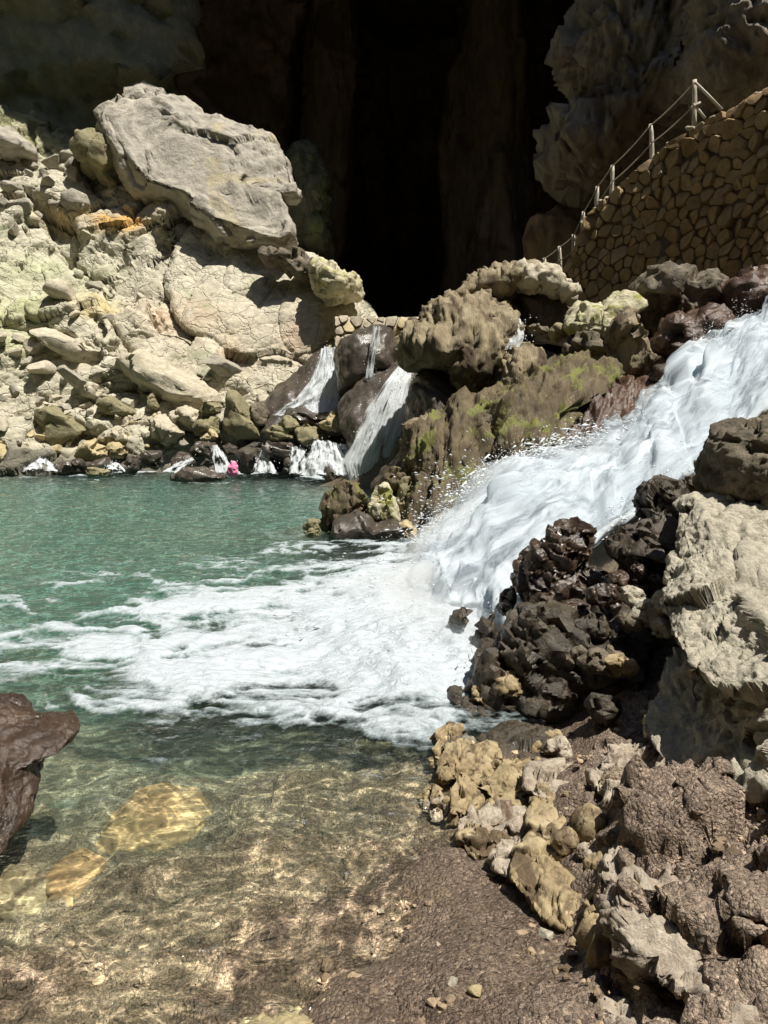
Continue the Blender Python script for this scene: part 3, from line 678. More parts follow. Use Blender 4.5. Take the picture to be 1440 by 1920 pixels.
# named rocks of the rubble and the far shore
SS = [('fac', .8, .08, stretch((.3, -.3, .8), 1.6)), ('fac', .25, .022), ('fbm', .2, .012, 3)]
far = [
 ('pale', [(220, 672), (236, 662), (262, 660), (290, 672), (345, 692), (398, 728), (416, 748), (404, 762), (350, 768), (300, 752), (262, 722), (235, 700)], 20.6, 1.0, 'long pale pointed boulder in the middle of the shore rubble', [((.2, -.75, .65), .5)]),
 ('pale', [(58, 622), (98, 612), (150, 632), (206, 662), (196, 676), (140, 692), (104, 668)], 21.6, .8, 'flat pale slab with a dark shaded lower edge, upper left rubble', [((.1, -.45, .9), .45)]),
 ('olive', [(74, 766), (88, 758), (128, 772), (182, 806), (176, 818), (138, 836), (110, 846), (74, 834)], 19.8, .7, 'dark olive slab face standing among pale stones near the left shore', [((0, -1, -.1), .5)]),
 ('pale', [(78, 752), (110, 758), (150, 772), (178, 800), (140, 795), (90, 770)], 20.2, .4, 'pale stone lying on the dark olive slab', []),
 ('olive', [(424, 730), (438, 730), (462, 760), (486, 804), (492, 822), (440, 826), (420, 800)], 19.5, .6, 'tall dark triangular rock with ribbed face on far shore', [((-.3, -.9, .1), .55)]),
 ('olive', [(368, 778), (385, 750), (410, 748), (422, 760), (414, 776), (390, 780)], 19.7, .5, 'olive block just left of the tall triangular rock', [((0, -.9, -.2), .55)]),
 ('olive', [(358, 800), (380, 782), (410, 780), (412, 812), (396, 822), (368, 818)], 19.5, .5, 'lower olive block at the foot of the triangular rock', []),
 ('yellow', [(374, 815), (384, 798), (400, 802), (412, 820), (395, 828), (376, 828)], 19.2, .35, 'small bright yellow stone below the olive blocks', []),
 ('yellow', [(-60, 850), (-20, 826), (18, 828), (42, 848), (44, 872), (20, 884), (-60, 890)], 18.9, .8, 'broad pale topped stone at the left edge of the waterline', [((0, -.8, -.3), .6)]),
 ('yellow', [(140, 856), (152, 836), (180, 828), (202, 836), (198, 858), (160, 864)], 19.2, .45, 'yellow stone with shaded front beside the dark slab foot', [((0, -.9, -.2), .6)]),
 ('yellow', [(200, 858), (206, 834), (222, 832), (244, 848), (236, 862)], 19.1, .35, 'small faceted yellow stone right of the yellow stone by the slab', []),
 ('pale', [(178, 824), (190, 806), (222, 800), (248, 812), (246, 830), (222, 836), (190, 832)], 19.6, .45, 'cracked pale stone above the two yellow shore stones', []),
 ('pale', [(274, 790), (282, 776), (306, 776), (332, 792), (346, 812), (336, 832), (310, 836), (290, 818)], 19.5, .6, 'pale stone with dark underside, centre of the shore rubble', [((.1, -.6, .75), .5)]),
 ('pale', [(218, 800), (232, 782), (270, 778), (284, 800), (276, 812), (240, 812)], 19.8, .4, 'pale blocky stone left of the centre shore stone', []),
 ('olive', [(178, 752), (206, 746), (246, 766), (262, 776), (240, 780), (200, 776)], 20.0, .4, 'olive flat stone in shade under pale rubble', []),
 ('olive', [(274, 742), (286, 738), (304, 764), (292, 776), (278, 772)], 20.1, .35, 'narrow upright olive stone beside the long pointed boulder', []),
 ('pale', [(150, 722), (166, 716), (188, 728), (186, 748), (164, 752), (148, 740)], 20.5, .4, 'rounded pale stone above the olive flat stone', []),
 ('pale', [(320, 778), (345, 762), (372, 768), (376, 800), (360, 815), (340, 806)], 19.8, .5, 'pale slab leaning below the tip of the pointed boulder', []),
 ('wet', [(520, 776), (534, 760), (560, 755), (588, 766), (606, 775), (650, 778), (656, 795), (640, 812), (610, 815), (560, 800)], 18.6, .7, 'dark flat rock below the left waterfall', [((0, -.5, .85), .5)]),
 ('olive', [(526, 792), (536, 782), (556, 784), (564, 800), (552, 810), (532, 808)], 18.2, .4, 'bright yellow patched stone in front of the dark flat rock', []),
 ('olive', [(498, 812), (512, 798), (542, 802), (552, 822), (530, 830), (504, 826)], 18.1, .4, 'olive stone left below the yellow patched stone', []),
 ('yellow', [(590, 792), (612, 790), (626, 776), (650, 780), (654, 800), (634, 812), (600, 806)], 18.2, .45, 'yellow stone at the right end of the dark flat rock', []),
 ('olive', [(550, 802), (572, 796), (592, 806), (600, 826), (574, 836), (552, 826)], 18.0, .4, 'grey olive stone between the yellow stones by the falls', []),
 ('wet', [(486, 836), (494, 822), (520, 826), (562, 838), (572, 848), (566, 866), (530, 862), (498, 850)], 17.9, .45, 'long wet brown rock across the rills', [((0, -.5, .85), .55)]),
 ('wet', [(528, 868), (538, 856), (556, 858), (562, 880), (548, 888), (532, 886)], 17.8, .3, 'small wet stone under the long wet brown rock', []),
 ('wet', [(442, 848), (458, 834), (484, 836), (486, 868), (474, 886), (450, 884)], 17.9, .45, 'upright wet brown rock right of the pink bundle', []),
 ('wet', [(414, 836), (428, 828), (446, 838), (444, 852), (424, 854)], 18.2, .3, 'wet stone just above the pink bundle', []),
 ('wet', [(352, 846), (366, 830), (402, 826), (416, 842), (412, 856), (380, 860)], 18.5, .4, 'broad wet rock in the rills, left of the pink bundle', []),
 ('wet', [(374, 872), (386, 856), (400, 862), (400, 878)], 18.0, .25, 'little wet stone left of the pink bundle at the waterline', []),
 ('wet', [(320, 862), (330, 846), (352, 850), (366, 866), (360, 884), (322, 886)], 18.3, .4, 'wet pointed rock among the white rills', []),
 ('wet', [(258, 862), (272, 846), (300, 848), (306, 866), (290, 878), (262, 874)], 18.6, .35, 'wet round rock near the middle of the far waterline', []),
 ('wet', [(152, 874), (156, 866), (200, 858), (212, 868), (206, 884), (170, 888)], 18.5, .4, 'dark flat wet rock below the yellow stones', []),
 ('olive', [(156, 882), (164, 876), (200, 876), (208, 884), (200, 896), (164, 898)], 17.6, .35, 'small brown stone in the water off the far shore', []),
 ('wet', [(318, 902), (324, 888), (350, 876), (380, 873), (404, 882), (422, 896), (400, 904), (340, 906)], 17.0, .6, 'low wet hump of rock breaking the pool surface', [((0, -.3, .95), .5)]),
 ('wet', [(606, 884), (610, 874), (628, 876), (654, 890), (662, 904), (640, 908), (610, 904)], 16.6, .4, 'pointed wet brown rock at the foot of the right fall', []),
 ('wet', [(218, 878), (236, 856), (262, 856), (266, 884), (240, 890)], 18.7, .3, 'wet stone left of the round wet rock', []),
 ('wet', [(96, 884), (110, 868), (150, 866), (158, 884), (130, 892)], 18.7, .4, 'low wet stone beside the left white rill', []),
 ('speck', [(470, 760), (492, 750), (502, 772), (500, 796), (486, 800), (474, 784)], 19.6, .4, 'brown wedge rock right of the tall triangular rock', []),
]
for m, ol, d, th, lb, pls in far:
    sub = {'wet': 'wet_rock'}.get(m, 'rock')
    rock(sub, ol, d, th * .9, M[m], SS, n=24, planes=pls, rp=7, pw=.62, label=lb, group='rocks along the far shore', sharp=40)

# ------------------------------------------------------------------ rocks by the far falls
FW = [('fbm', 1.0, .16, 3), ('flu', .35, .07, 4), ('fbm', .2, .03, 3)]
rock('fall_rock', [(640, 800), (646, 740), (665, 712), (700, 700), (748, 682), (780, 690), (800, 760), (780, 860), (740, 930), (690, 930), (660, 870)], 17.6, 1.3, M['wet'], FW, n=52, pw=.7, slant=(0, .8), label='smooth dark rounded rock that the right fall slides over')
rock('fall_rock', [(636, 735), (634, 690), (640, 640), (665, 620), (700, 610), (732, 618), (742, 650), (735, 690), (700, 712), (660, 735)], 18.8, .9, M['wet'], FW, n=44, pw=.7, slant=(0, .5), label='dark domed rock with a thin trickle below the weir')
rock('fall_rock', [(460, 830), (480, 760), (530, 722), (580, 690), (604, 660), (648, 650), (652, 730), (648, 800), (560, 860)], 20.6, 1.0, M['wet'], FW, n=40, pw=.8, slant=(0, 1.0), label='dark wet rock bed behind the left waterfall')
rock('fall_rock', [(772, 780), (776, 725), (800, 702), (840, 715), (876, 760), (870, 800), (820, 850), (785, 860), (770, 830)], 14.5, 1.0, M['shoredark'], [('lay', .4, .10, (.6, .2, .7)), ('flu', .3, .08, 3, (.5, 0)), ('fbm', .2, .04)], n=46, pw=.75, label='ribbed dark brown rock under the dripstone bulge')
DS = [('fbm', 1.0, .14, 2), ('flu', .32, .22, 8), ('flu', .11, .09, 6), ('fac', .25, .03), ('rid', .06, .01, 3)]
rock('dripstone', [(762, 655), (775, 625), (800, 600), (822, 572), (860, 560), (905, 556), (940, 580), (968, 590), (972, 620), (955, 660), (938, 690), (910, 735), (885, 752), (862, 735), (850, 700), (826, 694), (790, 698), (764, 690)], 14.6, 1.2, M['drape'], DS, n=70, pw=.65, slant=(0, .5),
     label='bulging tan dripstone with a ragged hanging lower rim', cat='dripstone')
rock('dripstone', [(832, 580), (850, 556), (890, 524), (940, 505), (962, 500), (1000, 502), (1010, 520), (1000, 545), (960, 552), (940, 580), (900, 572)], 15.4, .9, M['drape'], DS, n=44, pw=.7, label='curved brown rib rising to the pale crest rock', cat='dripstone')
rock('crest_rock', [(948, 518), (966, 500), (1000, 500), (1024, 508), (1050, 530), (1072, 560), (1060, 575), (1020, 560), (1000, 545), (985, 552), (960, 540)], 15.0, .8, M['pale'], [('fac', .5, .12), ('rid', .4, .10, 3), ('pit', .35, .08)], n=44, pw=.7, label='bright hollowed rock on the crest below the rope fence')
rock('rock', [(960, 560), (1000, 545), (1050, 560), (1085, 590), (1090, 640), (1060, 650), (1000, 640), (970, 610)], 15.2, .8, M['shoredark'], SS, n=32, label='dark brown overhung rock in shade under the crest rock')
rock('rock', [(986, 612), (1002, 600), (1030, 606), (1040, 622), (1015, 630), (992, 628)], 14.2, .35, M['speck'], SS, n=18, rp=2, label='small round stone in the dark hollow under the crest')
rock('rock', [(1030, 622), (1046, 612), (1062, 622), (1058, 636), (1038, 638)], 13.9, .3, M['olive'], SS, n=18, rp=2, label='smaller stone right of the round stone in the hollow')
rock('rock', [(936, 700), (950, 672), (985, 656), (1005, 664), (1010, 690), (990, 715), (950, 740), (930, 735)], 13.6, .7, M['drape'], DS, n=36, label='tan ribbed rock spur below the small trickle', slant=(0, .6))
rock('rock', [(1062, 618), (1072, 590), (1090, 564), (1120, 560), (1180, 562), (1196, 575), (1188, 600), (1172, 620), (1130, 645), (1090, 640)], 13.2, .8, M['bright'], [('fac', .4, .12), ('pit', .25, .08), ('fbm', .15, .03)], n=44, pw=.7, planes=[((-.2, -.7, .65), .5)], label='bright pale green rock standing out against the dark wall foot')
rock('rock', [(1060, 650), (1078, 625), (1110, 625), (1150, 645), (1150, 680), (1110, 690), (1065, 685)], 13.0, .6, M['speck'], [('fac', .3, .10), ('pit', .2, .08)], n=32, label='broken dark stones at the foot of the bright pale green rock')
rock('rock', [(1138, 690), (1150, 640), (1170, 605), (1192, 590), (1222, 602), (1230, 640), (1222, 690), (1190, 722), (1150, 718)], 12.2, .7, M['drape'], [('fac', .6, .14), ('fbm', .2, .04)], n=38, pw=.7, planes=[((-.75, -.6, .1), .45), ((.65, -.6, .5), .5)], label='upright wedge rock with one dark and one lit face')
rock('rock', [(1196, 540), (1210, 514), (1240, 510), (1290, 520), (1338, 518), (1352, 545), (1345, 590), (1310, 610), (1260, 620), (1225, 610), (1200, 590)], 13.6, .9, M['speck'], [('fac', .7, .18), ('rid', .4, .1, 3), ('pit', .3, .08)], n=50, pw=.7, label='large speckled dark rock at the foot of the stone wall')
rock('wet_rock', [(1225, 640), (1250, 605), (1300, 600), (1340, 570), (1360, 600), (1330, 650), (1300, 690), (1260, 700), (1230, 690)], 12.2, .7, M['redbrown'], [('fac', .5, .12), ('rid', .25, .05, 3)], n=40, label='wet red brown rock left of the upper cascade')
rock('wet_rock', [(1330, 590), (1345, 540), (1390, 520), (1440, 512), (1520, 500), (1540, 560), (1460, 590), (1420, 590), (1370, 620)], 13.0, .9, M['redbrown'], [('fac', .5, .12), ('rid', .25, .05, 3)], n=40, label='wet brown rocks above the top of the cascade')
rock('wet_rock', [(1215, 740), (1225, 690), (1260, 690), (1275, 720), (1262, 760), (1240, 800), (1215, 790)], 11.4, .5, M['wet'], SS, n=28, label='dark wet stone at the inner bend of the cascade')
GS = [('fbm', .9, .06, 2), ('flu', .32, .28, 10, (-.6, 0)), ('flu', .11, .10, 8, (-.6, 0)), ('fac', .25, .025), ('rid', .05, .008, 3)]
rock('mossy_drape', [(910, 800), (912, 760), (930, 735), (985, 705), (1030, 690), (1085, 682), (1140, 690), (1150, 710), (1110, 730), (1075, 760), (1050, 800), (1015, 850), (975, 905), (930, 905), (912, 860)], 11.2, 1.0, M['moss'], GS, n=88, pw=.65, slant=(.2, .7), label='green mossy drapery of ribbed rock beside the cascade', cat='dripstone')
rock('wet_drape', [(990, 890), (1010, 830), (1050, 775), (1085, 735), (1140, 715), (1200, 725), (1250, 745), (1280, 760), (1270, 830), (1200, 880), (1100, 910), (1020, 930)], 11.0, .9, M['redbrown'], GS, n=88, pw=.65, slant=(.1, .7), label='glistening red brown ribbed rock above the white water', cat='dripstone')
rock('mossy_drape', [(786, 860), (790, 800), (810, 790), (850, 775), (872, 750), (905, 740), (930, 760), (925, 830), (912, 900), (890, 960), (850, 1010), (815, 1030), (780, 1010), (785, 940)], 10.8, .9, M['moss'], [('fbm', .7, .08, 2), ('flu', .28, .28, 10, (-.15, 0)), ('flu', .10, .10, 8, (-.15, 0)), ('fac', .25, .025), ('rid', .05, .008, 3)], n=88, pw=.65, slant=(0, .5),
     label='tall fluted ochre green drapery standing in the pool edge', cat='dripstone')
rock('rock', [(758, 870), (765, 830), (785, 800), (815, 790), (850, 778), (845, 800), (815, 830), (800, 880), (775, 890)], 11.6, .6, M['drape'], DS, n=36, label='pale lipped rock at the left shoulder of the fluted drapery')
rock('rock', [(700, 915), (720, 880), (760, 850), (790, 860), (800, 930), (790, 1000), (760, 990), (740, 930), (712, 935)], 12.0, .6, M['shoredark'], [('flu', .3, .08, 3), ('fbm', .2, .04)], n=32, label='dark sloping rock behind the small mossy islet')
for m, ol, d, th, lb in [
 ('moss', [(594, 955), (612, 930), (645, 905), (664, 905), (685, 925), (694, 948), (680, 975), (640, 990), (610, 985)], 10.2, .5, 'ribbed grey rock with a green moss patch on the islet'),
 ('wet', [(620, 1000), (626, 978), (660, 968), (690, 962), (710, 980), (770, 985), (780, 1010), (740, 1030), (640, 1025)], 9.7, .45, 'wide wet dark rock at the front of the islet'),
 ('bright', [(694, 955), (705, 915), (722, 910), (735, 935), (745, 965), (750, 980), (715, 975)], 10.0, .35, 'yellow green faceted rock in the middle of the islet'),
 ('olive', [(740, 940), (748, 905), (765, 895), (778, 920), (780, 950), (765, 970), (745, 965)], 10.4, .35, 'tall ochre brown rock at the right of the islet'),
 ('moss', [(724, 895), (738, 882), (758, 884), (760, 902), (742, 910), (728, 908)], 10.6, .25, 'small mossy stone on top of the islet'),
 ('olive', [(572, 990), (580, 975), (598, 978), (602, 995), (585, 1000)], 9.9, .2, 'small brown stone at the left end of the islet'),
 ('yellow', [(752, 985), (762, 975), (778, 995), (776, 1015), (760, 1012)], 9.6, .2, 'pale lit edge stone at the right end of the islet'),
 ('wet', [(742, 1060), (752, 1035), (780, 1018), (800, 1035), (790, 1060), (765, 1075)], 8.4, .35, 'dark wet stone where the cascade meets the pool'),
]:
    rock('islet_rock', ol, d, th, M[m], [('fac', .3, .06), ('fbm', .12, .02), ('flu', .1, .015, 4, (.5, 0))], n=32, rp=3, pw=.75, label=lb, group='rocks of the small islet', sharp=45)

# ------------------------------------------------------------------ near right bank
NS = [('fac', .22, .035), ('fbm', .1, .016, 4), ('pit', .06, .012), ('fac', .06, .008)]
rock('boulder', [(1288, 945), (1302, 934), (1345, 936), (1400, 945), (1520, 955), (1640, 1050), (1640, 1330), (1520, 1290), (1440, 1250), (1395, 1240), (1360, 1262), (1330, 1280), (1285, 1225), (1275, 1180), (1272, 1150), (1282, 1060), (1284, 985)], 3.2, .42, M['near'],
     [('fac', .4, .05), ('rid', .2, .02, 3)] + [('pit', .055, .014), ('fbm', .05, .01, 4), ('rid', .022, .004, 2)], n=124, pw=.55, slant=(-.15, .40), planes=[((-.05, -.75, .66), .40)], centre=(1430, 1100), label='big sunlit pitted limestone boulder at the right edge', cat='boulder')
rock('boulder', [(1235, 1400), (1250, 1330), (1268, 1270), (1300, 1230), (1380, 1250), (1440, 1270), (1560, 1300), (1600, 1400), (1480, 1420), (1400, 1405), (1335, 1446), (1290, 1442), (1240, 1425)], 2.66, .32, M['near'],
     [('fac', .25, .04), ('rid', .12, .018, 3), ('pit', .06, .012), ('fbm', .05, .008, 3)], n=84, pw=.6, slant=(-.22, .30), planes=[((.15, -.75, .6), .5)], label='lower limestone boulder with shaded flank under the pitted one', cat='boulder')
rock('boulder', [(1334, 915), (1342, 862), (1358, 812), (1390, 792), (1440, 778), (1560, 760), (1640, 860), (1580, 1000), (1440, 970), (1370, 955)], 4.2, .5, M['speck'], [('fac', .3, .06), ('rid', .15, .03, 3), ('pit', .07, .02), ('fbm', .06, .01)], n=70, pw=.65, label='dark mottled boulder above the pitted boulder beside the cascade', cat='boulder')
for nm, m, ol, d, th, lb in [
 ('wet_rock', 'shoredark', [(1192, 950), (1215, 922), (1245, 908), (1275, 912), (1298, 930), (1302, 985), (1282, 1015), (1230, 1010), (1205, 980)], 4.9, .3, 'black wet rock in shade below the upper bend of white water'),
 ('wet_rock', 'shoredark', [(1128, 1012), (1160, 998), (1200, 988), (1285, 985), (1292, 1060), (1282, 1170), (1220, 1130), (1190, 1080), (1150, 1050)], 4.5, .35, 'large shaded rock left of the pitted boulder'),
 ('wet_rock', 'wetbrown', [(962, 1085), (978, 1042), (1000, 1012), (1030, 1003), (1060, 985), (1100, 978), (1120, 990), (1114, 1012), (1092, 1040), (1100, 1060), (1140, 1075), (1150, 1120), (1110, 1160), (1060, 1200), (1010, 1200), (975, 1170)], 4.9, .35, 'glossy brown rock with a snout standing over the cascade'),
 ('wet_rock', 'shoredark', [(860, 1330), (880, 1290), (905, 1235), (940, 1175), (985, 1145), (1080, 1140), (1180, 1120), (1275, 1150), (1272, 1290), (1240, 1400), (1120, 1430), (980, 1400), (880, 1360)], 4.15, .5, 'broad dark rock bank sloping down to the water'),
 ('wet_rock', 'wetbrown', [(1180, 1060), (1195, 1045), (1225, 1060), (1238, 1090), (1215, 1105), (1190, 1095)], 4.3, .12, 'brown stone jutting from the shaded rock bank'),
 ('wet_rock', 'shoredark', [(838, 1330), (850, 1312), (900, 1300), (940, 1310), (930, 1345), (880, 1350), (845, 1345)], 4.05, .2, 'low brown ledge rock at the cascade foot'),
 ('wet_rock', 'speck', [(1275, 905), (1290, 896), (1330, 890), (1345, 915), (1330, 935), (1300, 935)], 5.6, .2, 'grey wet stone half covered by white water'),
]:
    rock(nm, ol, d, th, M[m], [('fac', .32, .05, stretch((.6, -.2, .7), 1.8)), ('fac', .10, .025, stretch((.5, -.2, .8), 1.6)), ('fbm', .03, .003)], n=66, rp=9, pw=.7, label=lb, sharp=42)
for ol, d, th, lb in [([(880, 1250), (888, 1205), (905, 1165), (925, 1150), (932, 1180), (915, 1225), (895, 1262)], 4.75, .16, 'dark streaked rock showing through the lower edge of the cascade'),
                      ([(838, 1168), (850, 1150), (880, 1138), (890, 1146), (872, 1162), (846, 1176)], 5.0, .10, 'small dark rock streak in the white water left of the snout rock'),
                      ([(860, 1262), (868, 1236), (880, 1226), (884, 1250), (872, 1276)], 4.6, .10, 'dark stone tip in the white water near the toe of the cascade'),
                      ([(935, 1150), (945, 1118), (962, 1100), (970, 1120), (955, 1150), (942, 1165)], 5.1, .12, 'black wet rock flank beside the snout rock in the spray')]:
    rock('wet_rock', ol, d, th, M['shoredark'], [('fac', .15, .03, stretch((.8, 0, .3), 2.0)), ('fbm', .05, .008)], n=34, rp=4, pw=.8, label=lb)
bank = []
rg = random.Random(5)
for k, (u, v, s_, d, m) in enumerate([(1185, 1120, 26, 3.95, 'near'), (1215, 1150, 34, 3.85, 'near'), (1250, 1135, 30, 3.8, 'near'), (1240, 1180, 22, 3.75, 'near'), (1185, 1165, 26, 3.85, 'speck'), (1130, 1120, 36, 4.1, 'wetbrown'), (1080, 1150, 40, 4.2, 'wetbrown'),
     (1050, 1160, 26, 4.25, 'wetbrown'), (1130, 1240, 40, 3.7, 'speck'), (1160, 1250, 30, 3.65, 'shore'), (1085, 1235, 26, 3.85, 'speck'), (1010, 1200, 36, 4.2, 'wetbrown'), (960, 1230, 34, 4.15, 'shore'), (930, 1280, 30, 4.1, 'shore'),
     (905, 1305, 22, 4.0, 'shore'), (960, 1290, 34, 3.95, 'shore'), (985, 1250, 30, 4.0, 'shoredark'), (1020, 1130, 30, 4.6, 'wetbrown'), (1110, 1180, 34, 3.95, 'shoredark'), (1160, 1090, 30, 4.25, 'wetbrown'), (1040, 1300, 36, 3.7, 'shoredark'), (1130, 1330, 40, 3.45, 'shoredark')]):
    bank.append((u, v, s_, d, m))
def poly_stone(u, v, r, rnd, asp=.75, k=9):
    a0 = rnd.uniform(0, 6.28)
    return [(u + r * rnd.uniform(.75, 1.15) * math.cos(a0 + 6.283 * i / k), v + r * asp * rnd.uniform(.75, 1.15) * math.sin(a0 + 6.283 * i / k)) for i in range(k)]
def where(u, v, marks):
    m = min(marks, key=lambda q: (q[0] - u)**2 + (q[1] - v)**2)
    return ('left of' if u < m[0] - 12 else 'right of' if u > m[0] + 12 else 'above' if v < m[1] else 'below') + ' ' + m[2]
adj = {'near': 'pale grey', 'speck': 'mottled grey', 'wetbrown': 'wet brown', 'shore': 'ochre', 'shoredark': 'dark'}
BM = [(1040, 1080, 'the glossy snout rock'), (1210, 1075, 'the jutting brown stone'), (1290, 1100, 'the pitted boulder'), (1260, 1300, 'the lower limestone boulder'), (885, 1330, 'the low ledge rock'), (1000, 1400, 'the dark ridged reef rock'), (930, 1190, 'the dark streaks in the cascade')]
for u, v, s_, d, m in bank:
    rock('bank_stone', poly_stone(u, v, s_, rg), d, s_ / F * d * .8, M[m], [('fac', .1, .02), ('fbm', .05, .008)], n=22, rp=8, pw=.8, label=('large ' if s_ > 32 else 'small ' if s_ < 28 else '') + adj[m] + ' stone on the shaded bank ' + where(u, v, BM), group='stones on the shaded rock bank', sharp=45)

SH = [('fac', .18, .040, stretch((.6, .2, -.7), 2.0)), ('fac', .07, .012, stretch((.6, .2, -.7), 2.0)), ('fbm', .02, .002, 3)]
for m, ol, d, th, lb, pls in [
 ('shore', [(798, 1400), (815, 1375), (840, 1364), (872, 1376), (880, 1395), (850, 1415), (815, 1412)], 3.55, .10, 'angular brown rock at the tip of the shore reef', []),
 ('shore', [(820, 1450), (838, 1415), (870, 1402), (895, 1400), (885, 1430), (855, 1455)], 3.30, .10, 'ochre rock behind the angular tip rock', []),
 ('shore', [(862, 1462), (885, 1425), (915, 1402), (945, 1400), (940, 1435), (900, 1460)], 3.25, .10, 'ochre ridge rock in the second row of the reef', []),
 ('shoredark', [(890, 1405), (920, 1375), (960, 1362), (1010, 1370), (1060, 1390), (1080, 1440), (1010, 1450), (940, 1440)], 3.4, .16, 'dark ridged rock behind the shore reef', []),
 ('shore', [(838, 1510), (848, 1475), (868, 1460), (890, 1462), (905, 1490), (895, 1515), (860, 1518)], 2.98, .09, 'rounded ochre rock with an orange face at the waterline', []),
 ('shore', [(895, 1490), (915, 1460), (960, 1445), (1010, 1440), (1040, 1445), (1020, 1470), (960, 1490), (920, 1500)], 3.05, .12, 'long orange ochre ridge in the middle of the reef', []),
 ('gnarly', [(985, 1490), (1000, 1465), (1050, 1455), (1110, 1455), (1150, 1470), (1140, 1500), (1090, 1515), (1020, 1510)], 2.85, .14, 'pale wrinkled rock behind the yellow crest', []),
 ('shore', [(995, 1560), (1005, 1520), (1030, 1505), (1070, 1520), (1110, 1515), (1110, 1550), (1070, 1580), (1020, 1590)], 2.62, .13, 'yellow folded rock above the yellow crest', []),
 ('gnarly', [(850, 1560), (880, 1535), (930, 1525), (970, 1535), (985, 1555), (950, 1580), (890, 1590), (860, 1580)], 2.72, .08, 'low whitish rock at the edge of the shallows', []),
 ('shore', [(800, 1500), (806, 1484), (826, 1480), (836, 1500), (825, 1518), (806, 1514)], 3.02, .06, 'small tan stone standing alone at the waterline', []),
 ('gnarly', [(925, 1620), (945, 1595), (985, 1585), (1000, 1600), (975, 1625), (940, 1640)], 2.48, .07, 'narrow grey rock left of the yellow crest', []),
 ('shore', [(955, 1680), (960, 1640), (985, 1620), (1010, 1595), (1035, 1592), (1070, 1608), (1105, 1590), (1112, 1592), (1110, 1615), (1095, 1650), (1090, 1690), (1020, 1700)], 2.32, .14, 'sunlit yellow crest of folded rock rising from the sand', []),
 ('shore', [(860, 1590), (870, 1575), (905, 1560), (930, 1580), (925, 1600), (880, 1605)], 2.62, .06, 'flat ochre rock just left of the whitish shore rock', []),
 ('shore', [(905, 1540), (930, 1505), (990, 1500), (1005, 1530), (960, 1550)], 2.85, .09, 'brown rock between the long ridge and whitish rock', []),
 ('shoredark', [(1100, 1620), (1120, 1560), (1170, 1530), (1190, 1560), (1180, 1640), (1150, 1700), (1110, 1690)], 2.35, .12, 'dark rock standing in for the shaded hollow right of the yellow crest', []),  # fills a hollow in shadow; the shade is put into its dark colour
]:
    rock('reef_rock', ol, d, th * 1.3, M[m], SH, n=48, pw=.62, rp=6, slant=(0, .25), label=lb, group='rocks of the near shore reef')
rg = random.Random(77)
RM = [(840, 1390, 'the angular tip rock'), (868, 1490, 'the rounded ochre rock'), (960, 1465, 'the long orange ridge'), (1070, 1480, 'the pale wrinkled rock'), (1050, 1550, 'the yellow folded rock'), (915, 1560, 'the whitish shore rock'), (1030, 1640, 'the yellow crest'), (815, 1500, 'the lone tan stone'), (960, 1610, 'the narrow grey rock'), (990, 1400, 'the dark ridged rock')]
done = set(); k = 0
while k < 26:
    v = rg.uniform(1390, 1625); u = rg.uniform(np.interp(v, [1380, 1500, 1620], [830, 800, 880]), 1120); s_ = rg.uniform(12, 26)
    m = rg.choice(['shore', 'shore', 'shoredark', 'gnarly']); lb = '%s %s stone in the near reef %s' % ('small' if s_ < 18 else 'larger', adj.get(m, 'whitish'), where(u, v, RM))
    if lb in done: continue
    done.add(lb); k += 1
    g = G(u, v, 0.05)
    for _ in range(8): g = G(u, v, max(float(height(np.array([g[0]]), np.array([g[1]]))[0]), -.05) + .02)
    rock('reef_rock', poly_stone(u, v, s_, rg, .8), g[1], s_ / F * g[1] * 1.0, M[m], SH, n=24, pw=.75, rp=5, label=lb, group='rocks of the near shore reef')
GN = [('fac', .20, .05), ('rid', .12, .028, 3), ('pit', .09, .026), ('fac', .06, .014), ('pit', .04, .010)]
